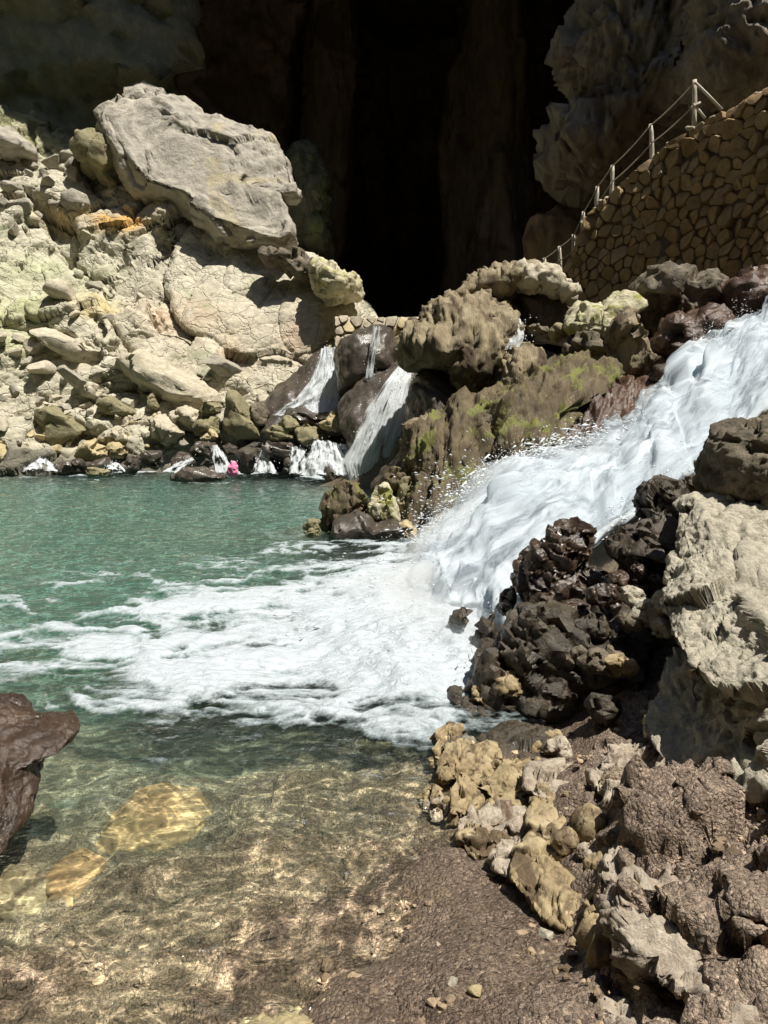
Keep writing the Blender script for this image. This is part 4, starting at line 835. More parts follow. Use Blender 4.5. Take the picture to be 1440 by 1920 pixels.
for m, ol, d, th, lb in [
 ('gnarly', [(1150, 1720), (1165, 1640), (1210, 1600), (1290, 1585), (1370, 1595), (1450, 1640), (1520, 1700), (1480, 1780), (1400, 1770), (1300, 1790), (1210, 1800)], 2.0, .24, 'gnarled white and brown limestone knob in the lower right corner'),
 ('gnarly', [(1120, 1480), (1130, 1440), (1160, 1410), (1200, 1405), (1240, 1440), (1230, 1480), (1190, 1510), (1150, 1500)], 2.75, .14, 'ragged ochre rock crest at the top of the sandy ledge'),
 ('gnarly', [(1180, 1560), (1200, 1500), (1250, 1460), (1330, 1470), (1400, 1520), (1500, 1560), (1480, 1640), (1380, 1610), (1280, 1600), (1200, 1600)], 2.4, .26, 'pinkish brown crusted ledge below the big boulders'),
 ('gnarly', [(1380, 1920), (1400, 1840), (1440, 1790), (1520, 1760), (1600, 1900), (1520, 2000), (1400, 2000)], 1.75, .15, 'pale crusted rock at the bottom right edge'),
 ('gnarly', [(1300, 1660), (1330, 1610), (1390, 1600), (1440, 1620), (1500, 1650), (1490, 1720), (1420, 1740), (1340, 1720)], 2.12, .16, 'pale crusted rock adjoining the right side of the gnarled knob'),
 ('gnarly', [(1170, 1760), (1190, 1700), (1250, 1680), (1310, 1700), (1320, 1760), (1270, 1800), (1200, 1800)], 1.95, .14, 'sharp whitish rock at the front foot of the gnarled knob'),
 ('shore', [(1105, 1720), (1125, 1650), (1160, 1630), (1190, 1660), (1180, 1730), (1150, 1770), (1115, 1765)], 2.08, .12, 'ochre flanged rock in the shade left of the gnarled knob'),
 ('gnarly', [(1330, 1800), (1360, 1760), (1420, 1745), (1480, 1770), (1480, 1840), (1400, 1850), (1345, 1840)], 1.9, .12, 'pitted white stone right below the gnarled knob'),
 ('gnarly', [(1090, 1830), (1130, 1790), (1220, 1790), (1300, 1840), (1290, 1920), (1180, 1960), (1100, 1930)], 1.85, .12, 'dark crusted gravel hump near the bottom edge'),
]:
    rock('ledge_rock', ol, d, th, M[m], GN, n=66, pw=.75, slant=(0, .3), label=lb)
# rocks in the shallows
rock('wet_rock', [(-90, 1350), (-40, 1322), (0, 1308), (28, 1330), (52, 1350), (92, 1347), (130, 1352), (144, 1372), (132, 1394), (80, 1412), (64, 1440), (54, 1490), (38, 1545), (10, 1600), (-60, 1620), (-110, 1450)], 2.98, .2, M['wetbrown'],
     [('fbm', .2, .010, 3), ('fac', .14, .012), ('fac', .05, .005), ('fbm', .03, .003)], n=84, pw=.55, centre=(15, 1400), slant=(0, .2), planes=[((.2, -.6, .75), .5), ((-.3, -.9, .2), .5)], label='glossy wet brown rock in the pool at the left edge')
for m, ol, d, th, lb in [('orange', [(165, 1560), (200, 1500), (260, 1450), (320, 1440), (390, 1455), (400, 1500), (350, 1540), (280, 1560), (210, 1570)], 3.25, .16, 'large sunken ochre rock glowing through the clear water'),
                         ('orange', [(60, 1640), (110, 1600), (160, 1570), (200, 1590), (190, 1640), (140, 1680), (80, 1670)], 2.62, .09, 'sunken tan rock between the wet brown rock and the shallows'),
                         ('shore', [(-60, 1650), (0, 1600), (80, 1610), (110, 1650), (60, 1690), (-40, 1700)], 2.5, .09, 'pale sunken slab at the left edge of the shallows')]:
    flat_rock('sunken_rock', ol, -.12 if th > .1 else -.07, th, M[m], [('fac', .12, .018), ('fbm', .06, .008)], label=lb)
rock('rock', [(425, 1915), (450, 1895), (520, 1885), (555, 1890), (590, 1880), (640, 1870), (668, 1880), (665, 1930), (620, 1990), (480, 1990), (430, 1960)], 1.86, .07, M['yellow'], [('rid', .06, .012, 3), ('fbm', .03, .005)], n=50, slant=(0, .4), label='pale yellow rock at the bottom edge of the beach')

# ------------------------------------------------------------------ loose stones of the slope: copies of a few shapes
def stone_mesh(k, mat):
    rg = np.random.RandomState(100 + k)
    D, Fa = cubesphere(11); q = D * np.array([1, rg.uniform(.65, 1), rg.uniform(.5, .85)])
    for _ in range(8):
        a = rg.normal(size=3); a /= np.linalg.norm(a); h = rg.uniform(.28, .52); kk = q @ a - h
        q = q - np.where(kk > 0, kk * .985, 0)[:, None] * a
    N = normals(q, Fa)
    if (q * N).sum() < 0: Fa = Fa[:, ::-1]; N = -N
    q = disp(q, Fa, [('fbm', .5, .014, 3)], k, N=N)
    return mesh('stone', q, Fa, mat, sharp=32)
STM = [stone_mesh(k, M['pale']) for k in range(12)]
rg = random.Random(21)
used = []
def zone(u, v):
    if v < 400: return 'loose stone on the upper slope by the great boulder'
    if v < 560: return 'loose stone on the weathered upper left slope'
    if v < 680: return 'loose stone in the upper rubble of the left slope'
    if v < 780: return 'loose pale stone in the middle of the rubble slope'
    return 'pale rubble stone close above the far waterline'
MARKS = [(320, 715, 'the long pointed boulder'), (130, 650, 'the flat pale slab'), (125, 800, 'the dark olive slab'), (455, 780, 'the tall triangular rock'), (395, 765, 'the olive blocks'), (20, 855, 'the broad waterline stone'),
         (185, 845, 'the yellow shore stones'), (215, 815, 'the cracked pale stone'), (310, 805, 'the centre shore stone'), (170, 735, 'the rounded pale stone'), (142, 380, 'the ball shaped boulder'), (20, 265, 'the grey ribbed block'),
         (190, 300, 'the shaded olive block'), (235, 432, 'the orange patch on the slope'), (345, 600, 'the pink patch on the slope'), (190, 590, 'the yellowish patch on the slope'), (90, 520, 'the grey green patch on the slope'), (30, 700, 'the left photo edge at mid rubble'), (20, 600, 'the left photo edge above the slab'), (20, 440, 'the left photo edge on the upper slope'), (20, 780, 'the left photo edge near the shore')]
SEEN = {}
def stone_label(u, v, r, mt):
    m = min(MARKS, key=lambda q: (q[0] - u)**2 + (q[1] - v)**2); du, dv = u - m[0], v - m[1]; L = math.hypot(du, dv)
    h = '' if abs(du) < .38 * L else ('left' if du < 0 else 'right'); w_ = '' if abs(dv) < .38 * L else ('upper' if dv < 0 else 'lower')
    dr = {('', 'upper'): 'above', ('', 'lower'): 'below', ('left', ''): 'left of', ('right', ''): 'right of'}.get((h, w_), '%s %s of' % (w_, h))
    far_ = 'close ' if L < 35 else '' if L < 70 else 'well '
    sz = 'tiny' if r < 8.5 else 'small' if r < 11 else 'medium' if r < 15 else 'large'
    cl = {'pale_stone': 'cream', 'pale_green_stone': 'pale greenish', 'grey_stone': 'grey', 'ochre_stone': 'yellow'}[mt.name]
    return '%s %s loose stone %s%s %s' % (sz, cl, far_, dr, m[2])
def put_stone(u, v, r, mat, label, group, dz=0.0, name='stone', d=None, flat=1.0):
    k = np.argmin((SLOPE[0] - u)**2 + (SLOPE[1] - v)**2); loc = SLOPE[2][k]
    sc = r / F * loc[1] * 1.25
    o = obj(name, STM[rg.randrange(12)]); o.location = (loc[0], loc[1] - sc * .25, loc[2] + sc * .1)
    o.scale = (sc * rg.uniform(.85, 1.2), sc * rg.uniform(.8, 1.1), sc * rg.uniform(.7, 1.05) * flat)
    o.rotation_euler = (rg.uniform(-.5, .5), rg.uniform(-.5, .5), rg.uniform(0, 6.28))
    o.material_slots[0].link = 'OBJECT'; o.material_slots[0].material = mat
    tag(o, label, 'stone', group)
M['pale2'] = rockmat('pale_green_stone', (0.38, 0.36, 0.26), (0.47, 0.45, 0.34), 1.0, bump=0.8, bd=0.06)
M['grey2'] = rockmat('grey_stone', (0.30, 0.275, 0.22), (0.42, 0.385, 0.31), 1.0, bump=0.8, bd=0.06)
for (u0, u1, v0, v1, n_, r0, r1) in [(0, 250, 290, 410, 30, 8, 30), (0, 240, 420, 560, 5, 8, 20), (0, 240, 560, 680, 12, 10, 36), (0, 420, 690, 780, 36, 8, 32), (0, 430, 775, 850, 74, 7, 23)]:
    made = 0; tries = 0
    while made < n_ and tries < 4000:
        tries += 1
        u = rg.uniform(u0 - 10, u1); v = rg.uniform(v0, v1); r = r0 + (r1 - r0) * rg.random()**2.2
        if u > 200 and 400 < v < 470: continue
        if u > 150 + (v - 250) * .9 and v < 410: continue
        if u > 235 and v < 655: continue
        if any((u - a)**2 + (v - b)**2 < (.62 * (r + c))**2 for a, b, c in used): continue
        mt = rg.choice([M['pale'], M['pale'], M['pale2'], M['grey2']]) if v > 420 else M['grey2']
        if v > 790 and rg.random() < .25: mt = M['yellow']
        lb_ = stone_label(u, v, r, mt)
        if lb_ in SEEN: continue
        SEEN[lb_] = 1; used.append((u, v, r)); made += 1
        put_stone(u, v, r, mt, lb_, zone(u, v).replace('stone', 'stones', 1))
rock('stone', [(116, 385), (118, 362), (140, 356), (162, 364), (168, 385), (155, 402), (130, 402)], 25.4, .45, M['grey2'], [('fbm', .4, .05)], n=18, label='round ball shaped boulder on the slope under the great boulder')

# ------------------------------------------------------------------ masonry: every stone its own piece
def clip(poly, a, b, c):
    out = []
    for i in range(len(poly)):
        p, q = poly[i], poly[(i + 1) % len(poly)]
        dp, dq = a * p[0] + b * p[1] - c, a * q[0] + b * q[1] - c
        if dp <= 0: out.append(p)
        if dp * dq < 0:
            t = dp / (dp - dq); out.append((p[0] + t * (q[0] - p[0]), p[1] + t * (q[1] - p[1])))
    return out
def masonry(root, s1, zb, zt, to3, cell, bulge, mats, seed, gap=.88):
    rgn = np.random.RandomState(seed)
    pts = []; tries = 0
    while tries < 9000:
        tries += 1
        s = rgn.uniform(0, s1); b, t = zb(s), zt(s)
        if t - b < .15: continue
        z = rgn.uniform(b, t); r = cell * rgn.uniform(.5, 1.3)
        if all(((s - a)**2 + ((z - c) * 1.12)**2) > ((r + q) * .5)**2 for a, c, q in pts): pts.append((s, z, r))
    A = np.array(pts); cnt = 0
    for i, (s, z, r) in enumerate(pts):
        poly = [(s - 1.2, z - 1.2), (s + 1.2, z - 1.2), (s + 1.2, z + 1.2), (s - 1.2, z + 1.2)]
        dd = np.hypot(A[:, 0] - s, A[:, 1] - z)
        for j in np.argsort(dd)[1:26]:
            a, b = A[j, 0] - s, A[j, 1] - z
            w = .5 + .5 * (r - A[j, 2]) / (2 * cell)
            m = (s + a * w, z + b * w)
            poly = clip(poly, a, b, a * m[0] + b * m[1])
            if len(poly) < 3: break
        if len(poly) < 3: continue
        sl = (zt(s + .2) - zt(s - .2)) / .4
        poly = clip(poly, -sl, 1, zt(s) - sl * s); poly = clip(poly, 0, -1, -zb(s)); poly = clip(poly, -1, 0, 0); poly = clip(poly, 1, 0, s1)
        if len(poly) < 3: continue
        P2 = np.array(poly); c = P2.mean(0)
        Q = []
        for k in range(len(P2)):
            a, b = P2[k], P2[(k + 1) % len(P2)]
            Q += [a * .82 + b * .18, a * .5 + b * .5, a * .18 + b * .82]
        Q = np.array(Q); n = len(Q)
        Vv = []
        for sc, h in ((gap, -.10), (gap * .99, .45), (gap * .90, .95), (gap * .5, 1.0)):
            Vv.append(np.concatenate([c + (Q - c) * sc, np.full((n, 1), h)], 1))
        Vv = np.concatenate(Vv + [np.array([[c[0], c[1], 1.0]])])
        tl = rgn.normal(size=2) * .26; bh = bulge * rgn.uniform(.5, 1.3)
        hh = Vv[:, 2] * bh + ((Vv[:, :2] - c) @ tl) * (Vv[:, 2] > .1)
        hh += .25 * bh * pn(np.concatenate([Vv[:, :2] * 6, np.full((len(Vv), 1), i * .7)], 1), 3) * (Vv[:, 2] > .1)
        W = to3(Vv[:, 0], Vv[:, 1], hh)
        Fq = []
        for ring in range(3):
            for k in range(n):
                k2 = (k + 1) % n; Fq.append((ring * n + k, ring * n + k2, (ring + 1) * n + k2, (ring + 1) * n + k))
        Fq = np.array(Fq); top = np.array([(3 * n + k, 3 * n + (k + 1) % n, 4 * n, 4 * n) for k in range(n)])
        Fall = [tuple(f) for f in Fq] + [tuple(f[:3]) for f in top]
        me = bpy.data.meshes.new('stone'); c3 = W.mean(0); me.from_pydata([tuple(x) for x in W - c3 * 1], [], Fall); me.polygons.foreach_set('use_smooth', [True] * len(me.polygons))
        me.materials.append(mats[rgn.randint(len(mats))]); me.set_sharp_from_angle(angle=math.radians(50))
        o = obj('stone', me, root); o.location = Vector(c3) - root.location; cnt += 1
    return cnt
M['masonry2'] = rockmat('grey_brown_wall_stone', (0.25, 0.175, 0.09), (0.40, 0.29, 0.165), 1.6, bump=0.9, bd=0.05)
wu = np.array([1050, 1075, 1100, 1160, 1220, 1290, 1360, 1440, 1500]); wv = np.array([515, 470, 405, 350, 296, 246, 208, 165, 139]); wd = np.interp(wu, [1050, 1440, 1500], [20.4, 16.0, 15.3])
wtop = P(wu, wv, wd); wL = np.r_[0, np.cumsum(np.hypot(np.diff(wtop[:, 0]), np.diff(wtop[:, 1])))]
wbot = P(wu, np.interp(wu, [1050, 1080, 1110, 1200, 1600], [520, 545, 562, 560, 545]), wd)[:, 2] - .3
def w3(s, z, h):
    x = np.interp(s, wL, wtop[:, 0]); y = np.interp(s, wL, wtop[:, 1])
    nx = np.interp(s, wL, np.gradient(wtop[:, 1])); ny = np.interp(s, wL, -np.gradient(wtop[:, 0])); l = np.hypot(nx, ny)
    zt_ = np.interp(s, wL, wtop[:, 2])
    k = h + .13 * (zt_ - z)
    return np.stack([x + nx / l * k, y + ny / l * k, z], -1)
root = empty('stone_wall', tuple(w3(np.array([wL[-1] * .5]), np.array([float(wbot.min())]), np.array([0.]))[0]))
tag(root, 'tall brown dry stone retaining wall under the rope fence', 'wall')
zt_f = lambda s: float(np.interp(s, wL, wtop[:, 2])); zb_f = lambda s: float(np.interp(s, wL, wbot))
NW = masonry(root, wL[-1], zb_f, zt_f, w3, .33, .07, [M['masonry'], M['masonry'], M['masonry2']], 3, .95)
sg = np.linspace(0, wL[-1], 60); kk = np.linspace(0, 1, 20)
SG, KK = np.meshgrid(sg, kk); zb_ = np.interp(SG, wL, wbot); ztt = np.interp(SG, wL, wtop[:, 2]) - .03
W = w3(SG.ravel(), (zb_ + (ztt - zb_) * KK).ravel(), np.zeros(SG.size))
W2 = w3(sg, np.interp(sg, wL, wtop[:, 2]) - .02, np.full(len(sg), -1.6)); W3 = w3(sg, np.interp(sg, wL, wbot), np.full(len(sg), -1.6))
W = np.concatenate([W, W2, W3]); Fm = gridf(60, 22)
core = obj('core', mesh('core', W - np.array(root.location), Fm, M['mortar']), root)
rgc = random.Random(8)
for k in range(46):
    s = rgc.uniform(.3, wL[-1]); z = zt_f(s)
    q = w3(np.array([s]), np.array([z]), np.array([rgc.uniform(-.3, .02)]))[0]
    o = obj('coping_stone', STM[rgc.randrange(12)], root); o.location = Vector(q) - root.location
    r = rgc.uniform(.05, .14); o.scale = (r * 1.5, r * 1.5, r); o.rotation_euler = (rgc.uniform(-.3, .3), rgc.uniform(-.3, .3), rgc.uniform(0, 6))
    o.material_slots[0].link = 'OBJECT'; o.material_slots[0].material = M['cobble']
# weir between the slope and the dripstone
root = empty('weir', tuple(P(735, 720, 20.2))); tag(root, 'low weir of pale cobbles at the lip of the dark cave', 'weir')
wz = float(P(735, 592, 20.2)[2]); x0 = float(P(628, 600, 20.2)[0]); x1 = float(P(850, 600, 20.2)[0]); wz0 = float(P(735, 740, 20.2)[2])
wr3 = lambda s, z, h: np.stack([x0 + s, 20.2 - h - .35 * (wz - z) + .25 * np.sin(s * 1.3), z], -1)
NWe = masonry(root, x1 - x0, lambda s: wz0, lambda s: wz + .03 * math.sin(5 * s), wr3, .30, .10, [M['cobble'], M['cobble'], M['yellow']], 9)
SG, KK = np.meshgrid(np.linspace(0, x1 - x0, 20), np.linspace(0, 1, 10))
W = np.concatenate([wr3(SG.ravel(), (wz0 + (wz - .02 - wz0) * KK).ravel(), np.zeros(SG.size)), np.stack([x0 + np.linspace(0, x1 - x0, 20), np.full(20, 23.), np.full(20, wz - .03)], -1)])
obj('core', mesh('core', W - np.array(root.location), gridf(20, 11), M['cobble']), root)

# ------------------------------------------------------------------ rope fence on the wall
def tube(pts, r, n=7, jit=0.0, seed=0):
    pts = np.asarray(pts, float); m = len(pts); Vv = []
    rr = np.broadcast_to(np.asarray(r, float), (m,))
    rgn = np.random.RandomState(seed)
    for i in range(m):
        t = pts[min(i + 1, m - 1)] - pts[max(i - 1, 0)]; t /= np.linalg.norm(t)
        a = np.cross(t, [0.3, 1, .2]); a /= np.linalg.norm(a); b = np.cross(t, a)
        th = np.linspace(0, 2 * math.pi, n, endpoint=False)
        Vv.append(pts[i] + (np.cos(th)[:, None] * a + np.sin(th)[:, None] * b) * rr[i] * (1 + jit * rgn.uniform(-1, 1, n))[:, None])
    Fq = []
    for i in range(m - 1):
        for k in range(n): Fq.append((i * n + k, i * n + (k + 1) % n, (i + 1) * n + (k + 1) % n, (i + 1) * n + k))
    Vv = np.concatenate(Vv + [pts[:1], pts[-1:]])
    for k in range(n):
        Fq.append(((k + 1) % n, k, m * n, m * n)); Fq.append(((m - 1) * n + k, (m - 1) * n + (k + 1) % n, m * n + 1, m * n + 1))
    return Vv, Fq
def add_tube(name, pts, r, mat, root, n=7, jit=0., seed=0):
    Vv, Fq = tube(pts, r, n, jit, seed); c = np.asarray(pts, float)[0]
    me = bpy.data.meshes.new(name); me.from_pydata([tuple(x) for x in Vv - c], [], [tuple(dict.fromkeys(f)) for f in Fq])
    me.polygons.foreach_set('use_smooth', [True] * len(me.polygons)); me.materials.append(mat)
    o = obj(name, me, root); o.location = Vector(c) - root.location
    return o
fd_ = lambda u: float(np.interp(u, [1000, 1050, 1440, 1600], [21.4, 20.7, 16.4, 14.6]))
posts = [(1024, 520, 1020, 484), (1050, 512, 1049, 462), (1074, 498, 1076, 440), (1093, 446, 1094, 397), (1120, 410, 1119, 350), (1148, 370, 1147, 310), (1223, 302, 1219, 233), (1299, 240, 1303, 150)]
root = empty('rope_fence', tuple(P(1150, 380, fd_(1150)))); tag(root, 'rope fence of bleached wooden posts climbing along the wall top', 'fence')
for k, (ub, vb, ut, vt_) in enumerate(posts):
    d = fd_(ub); a = P(ub, vb + 12, d); b = P(ut, vt_, d)
    pts = [a + (b - a) * t + np.array([.015 * math.sin(3 * t + k), .01 * math.cos(4 * t), 0]) for t in np.linspace(0, 1, 6)]
    add_tube('post', pts, np.linspace(.06, .045, 6), M['post'], root, 7, .2, k)
for a, b in [((1303, 154), (1354, 206)), ((1300, 195), (1322, 222)), ((1298, 204), (1314, 192))]:
    d = fd_(1310); add_tube('brace', [P(*a, d - .05), P((a[0] + b[0]) / 2, (a[1] + b[1]) / 2 - 1, d - .07), P(*b, d - .1)], .03, M['post'], root)
for fr in (.04, .52):
    for (ub, vb, ut, vt_), (ub2, vb2, ut2, vt2) in zip(posts[:-1], posts[1:]):
        a = P(ut + (ub - ut) * fr, vt_ + (vb - vt_) * fr, fd_(ub) - .05); b = P(ut2 + (ub2 - ut2) * fr, vt2 + (vb2 - vt2) * fr, fd_(ub2) - .05)
        L = np.linalg.norm(b - a)
        add_tube('rope', [a + (b - a) * t - np.array([0, 0, .07 * L * 4 * t * (1 - t) * .6]) for t in np.linspace(0, 1, 9)], .016, M['rope'], root, 5)

# ------------------------------------------------------------------ white water
def water_mat(name, su, sv, soft=.0, bst=.2, col=(.56, .60, .63)):
    T = NT(name); uvn = T.n('ShaderNodeUVMap'); a = T.n('ShaderNodeAttribute', attribute_name='dens')
    st = T.noise(T.vscale(uvn.outputs[0], (su, sv, 1)), 1.0, 6, .62, .4)
    st2 = T.noise(T.vscale(uvn.outputs[0], (su * 3.2, sv * 2.2, 1)), 1.0, 5, .6, .2)
    x = T.math('ADD', T.math('MULTIPLY', T.math('SUBTRACT', st, .5), 1.5), T.math('MULTIPLY', T.math('SUBTRACT', st2, .5), 1.0))
    al = T.mapr(T.math('ADD', x, a.outputs['Fac']), .28 - soft, .78 + soft)
    d = T.n('ShaderNodeBsdfDiffuse'); d.inputs[0].default_value = (*col, 1)
    h = T.math('ADD', T.math('MULTIPLY', st, 1.0), T.math('MULTIPLY', st2, .45))
    nb = T.bump(h, bst, .05); T.l(nb, d.inputs['Normal'])
    tl = T.n('ShaderNodeBsdfTranslucent'); tl.inputs[0].default_value = (*[c * .95 for c in col], 1)
    m0 = T.n('ShaderNodeMixShader'); m0.inputs[0].default_value = .35; T.l(d.outputs[0], m0.inputs[1]); T.l(tl.outputs[0], m0.inputs[2])
    tr = T.n('ShaderNodeBsdfTransparent'); m1 = T.n('ShaderNodeMixShader'); T.l(al, m1.inputs[0]); T.l(tr.outputs[0], m1.inputs[1]); T.l(m0.outputs[0], m1.inputs[2])
    T.l(m1.outputs[0], T.out.inputs[0])
    return T.m
M['rapid'] = water_mat('rushing_white_water', 9, 4, bst=.12, col=(.62, .685, .735))
M['veil'] = water_mat('flying_white_water', 11, 3.4, soft=.16, bst=.05, col=(.68, .745, .795))
M['fall'] = water_mat('falling_white_water', 8, 2.6, soft=.08, bst=.1, col=(.74, .78, .80))
T = NT('spray_drop'); d = T.n('ShaderNodeBsdfDiffuse'); d.inputs[0].default_value = (.64, .67, .69, 1); T.l(d.outputs[0], T.out.inputs[0]); M['spray'] = T.m
OCT = np.array([(1, 0, 0), (-1, 0, 0), (0, 1, 0), (0, -1, 0), (0, 0, 1), (0, 0, -1)], float)
OCF = np.array([(0, 2, 4), (2, 1, 4), (1, 3, 4), (3, 0, 4), (2, 0, 5), (1, 2, 5), (3, 1, 5), (0, 3, 5)])
def drops(name, C, R, D, root):
    """C centres, R radii, D stretch vectors (unit * factor)"""
    n = len(C); Vv = OCT[None] * R[:, None, None]
    Dn = D / np.maximum(np.linalg.norm(D, axis=1), 1e-6)[:, None]
    k = (Vv * Dn[:, None]).sum(2, keepdims=True)
    Vv = Vv + k * Dn[:, None] * (np.linalg.norm(D, axis=1)[:, None, None])
    Vv = (Vv + C[:, None]).reshape(-1, 3); Ff = (OCF[None] + 6 * np.arange(n)[:, None, None]).reshape(-1, 3)
    o = obj(name, mesh(name, Vv - np.array(root.location), Ff, M['spray']), root); o['kind'] = 'stuff'
    return o
def loft(A, B, nu, nv, lift=0.0, amp=0.1, seed=0, su=6, sv=5):
    A = resample(A, nv); B = resample(B, nv)
    s = np.linspace(0, 1, nu)
    V = (A[:, None] * (1 - s)[None, :, None] + B[:, None] * s[None, :, None]).reshape(-1, 3)
    S = np.tile(s, nv); Tt = np.repeat(np.linspace(0, 1, nv), nu)
    return V, S, Tt
# the near cascade
nu, nv = 200, 330
V, S, Tt = loft(CFP, CNP, nu, nv)
Fq = gridf(nu, nv); N = normals(V, Fq)
if N[:, 2].mean() < 0: N = -N; Fq = Fq[:, ::-1]
wd_ = np.linalg.norm(resample(CFP, nv) - resample(CNP, nv), axis=1)[np.repeat(np.arange(nv), nu)]
q = np.stack([S * wd_, Tt * 9, 0 * S], -1)
w = np.stack([fbm(q / .8, 2, 81), fbm(q / .8, 2, 82), 0 * S], -1) * .2
lift = .16 * np.sin(math.pi * S)
big = fbm((q + w) * np.array([1 / .55, 1 / .8, 1]), 5, 83)
strk = ridged((q + w) * np.array([1 / .16, 1 / .7, 1]), 3, 84)
env = np.minimum(1, 6 * S * (1 - S))
V = V + N * (lift + env * (.16 * big + .004 * strk))[:, None]
V[:, 2] += .12 * np.exp(-((Tt - .47) / .06)**2) * env * np.clip(.5 + big, 0, 1.5) * .8
pu, pv = proj(V)
dens = 1.4 - 1.5 * sstep(.10, -.02, S) - 1.5 * sstep(.9, 1.02, S)
hole = np.exp(-(((pu - 905) / 46)**2 + ((pv - 1205) / 80)**2)) + .8 * np.exp(-(((pu - 855) / 45)**2 + ((pv - 1150) / 24)**2)) + .6 * np.exp(-(((pu - 1000) / 60)**2 + ((pv - 1080) / 26)**2))
dens -= 1.5 * hole
dens -= .6 * sstep(.93, 1.0, Tt) * 1.0
root = empty('cascade', tuple(CNP[-1])); tag(root, 'big white cascade rushing from the right into the pool', 'waterfall')
flow = obj('white_water', mesh('white_water', V - np.array(root.location), Fq, M['rapid'], attrs={'dens': dens}, uv=np.stack([S * wd_ / 4, Tt * 2.2], -1)), root)
# loose veils of water thrown above the main body
for k, (hgt, dn0) in enumerate([(.07, .52), (.14, .40), (.22, .26)]):
    hv = hgt * (1 + .8 * fbm(q * np.array([1.6, 1.0, 1]), 3, 95 + k)) + .02 * fbm((q + w) * np.array([5, 1.6, 1]), 3, 97 + k)
    Vk = V + N * (hv * env)[:, None]
    ix = (np.arange(0, nv, 2)[:, None] * nu + np.arange(0, nu, 2)[None]).ravel()
    dk = dn0 + .35 * fbm(q * np.array([1.1, .7, 1]), 3, 99 + k) - .9 * sstep(.12, -.02, S) - .9 * sstep(.88, 1.02, S) + .18 * np.exp(-((Tt - .5) / .12)**2) - .5 * sstep(.93, 1.0, Tt) - .9 * hole
    Fk = gridf(len(range(0, nu, 2)), len(range(0, nv, 2)))
    obj('water_veil', mesh('water_veil', Vk[ix] - np.array(root.location), Fk, M['veil'], attrs={'dens': dk[ix]}, uv=np.stack([S * wd_ / 4 + .37 * k, Tt * 2.2 + .21 * k], -1)[ix]), root)
rgn = np.random.RandomState(3)
def scatter(n, smu, ssig, t0, t1, up, r0, r1, off=0.0):
    t = rgn.uniform(t0, t1, n); s = np.clip(np.abs(rgn.normal(0, ssig, n)), 0, 1) * np.sign(smu - .5 + 1e-9) * -1 + smu
    s = np.clip(s + off, -.12, 1.12)
    i = np.clip((t * (nv - 1)).astype(int), 0, nv - 1)
    A = resample(CFP, nv)[i]; B = resample(CNP, nv)[i]
    C = A * (1 - s)[:, None] + B * s[:, None]
    C = C + np.stack([rgn.normal(0, .06, n), rgn.normal(0, .06, n), lift.max() * .5 + np.abs(rgn.normal(0, up, n))], -1)
    R = r0 + (r1 - r0) * rgn.random(n)**3
    i2 = np.clip(i + 12, 0, nv - 1); fl = (resample(CFP, nv)[i2] - A) * (1 - s)[:, None] + (resample(CNP, nv)[i2] - B) * s[:, None]
    fl = fl / np.maximum(np.linalg.norm(fl, axis=1), 1e-5)[:, None] + rgn.normal(0, .35, (n, 3))
    D = fl * rgn.uniform(.8, 5.5, n)[:, None]
    return C, R * .75, D
parts = [scatter(2600, .5, .5, .3, 1.0, .14, .003, .009), scatter(2200, .02, .07, .42, .98, .09, .003, .020, -.03), scatter(700, .0, .05, .5, .95, .14, .004, .026, -.05), scatter(500, .3, .3, .4, .6, .2, .003, .008), scatter(900, .5, .4, .8, 1.0, .12, .003, .010), scatter(500, 1.0, .06, .5, 1.0, .05, .003, .009, .0), scatter(250, .0, .07, .0, .35, .06, .003, .010)]
def splash(u, v, d, n, sx, sy, sz, r1, dirx):
    c = P(u, v, d); a_ = rgn.normal(size=(n, 3)) * np.array([sx, sy, sz]); a_[:, 2] = np.abs(a_[:, 2])
    return c + a_, (.003 + r1 * rgn.random(n)**4), (a_ / np.maximum(np.linalg.norm(a_, axis=1), .01)[:, None] + np.array([dirx, -.1, -.3])) * rgn.uniform(.3, 2.2, n)[:, None]
parts += [splash(800, 1120, 6.6, 900, .35, .6, .20, .008, -.6), splash(830, 1250, 4.9, 700, .25, .35, .14, .005, -.6), splash(940, 930, 8.8, 1500, .40, .35, .22, .010, -.7), splash(860, 1000, 8.4, 1000, .32, .35, .20, .009, -.7), splash(1200, 880, 8.2, 600, .4, .4, .25, .012, -.5), splash(720, 1200, 5.6, 500, .4, .4, .08, .008, -.8)]
drops('spray', *[np.concatenate([p_[k] for p_ in parts]) for k in range(3)], root)
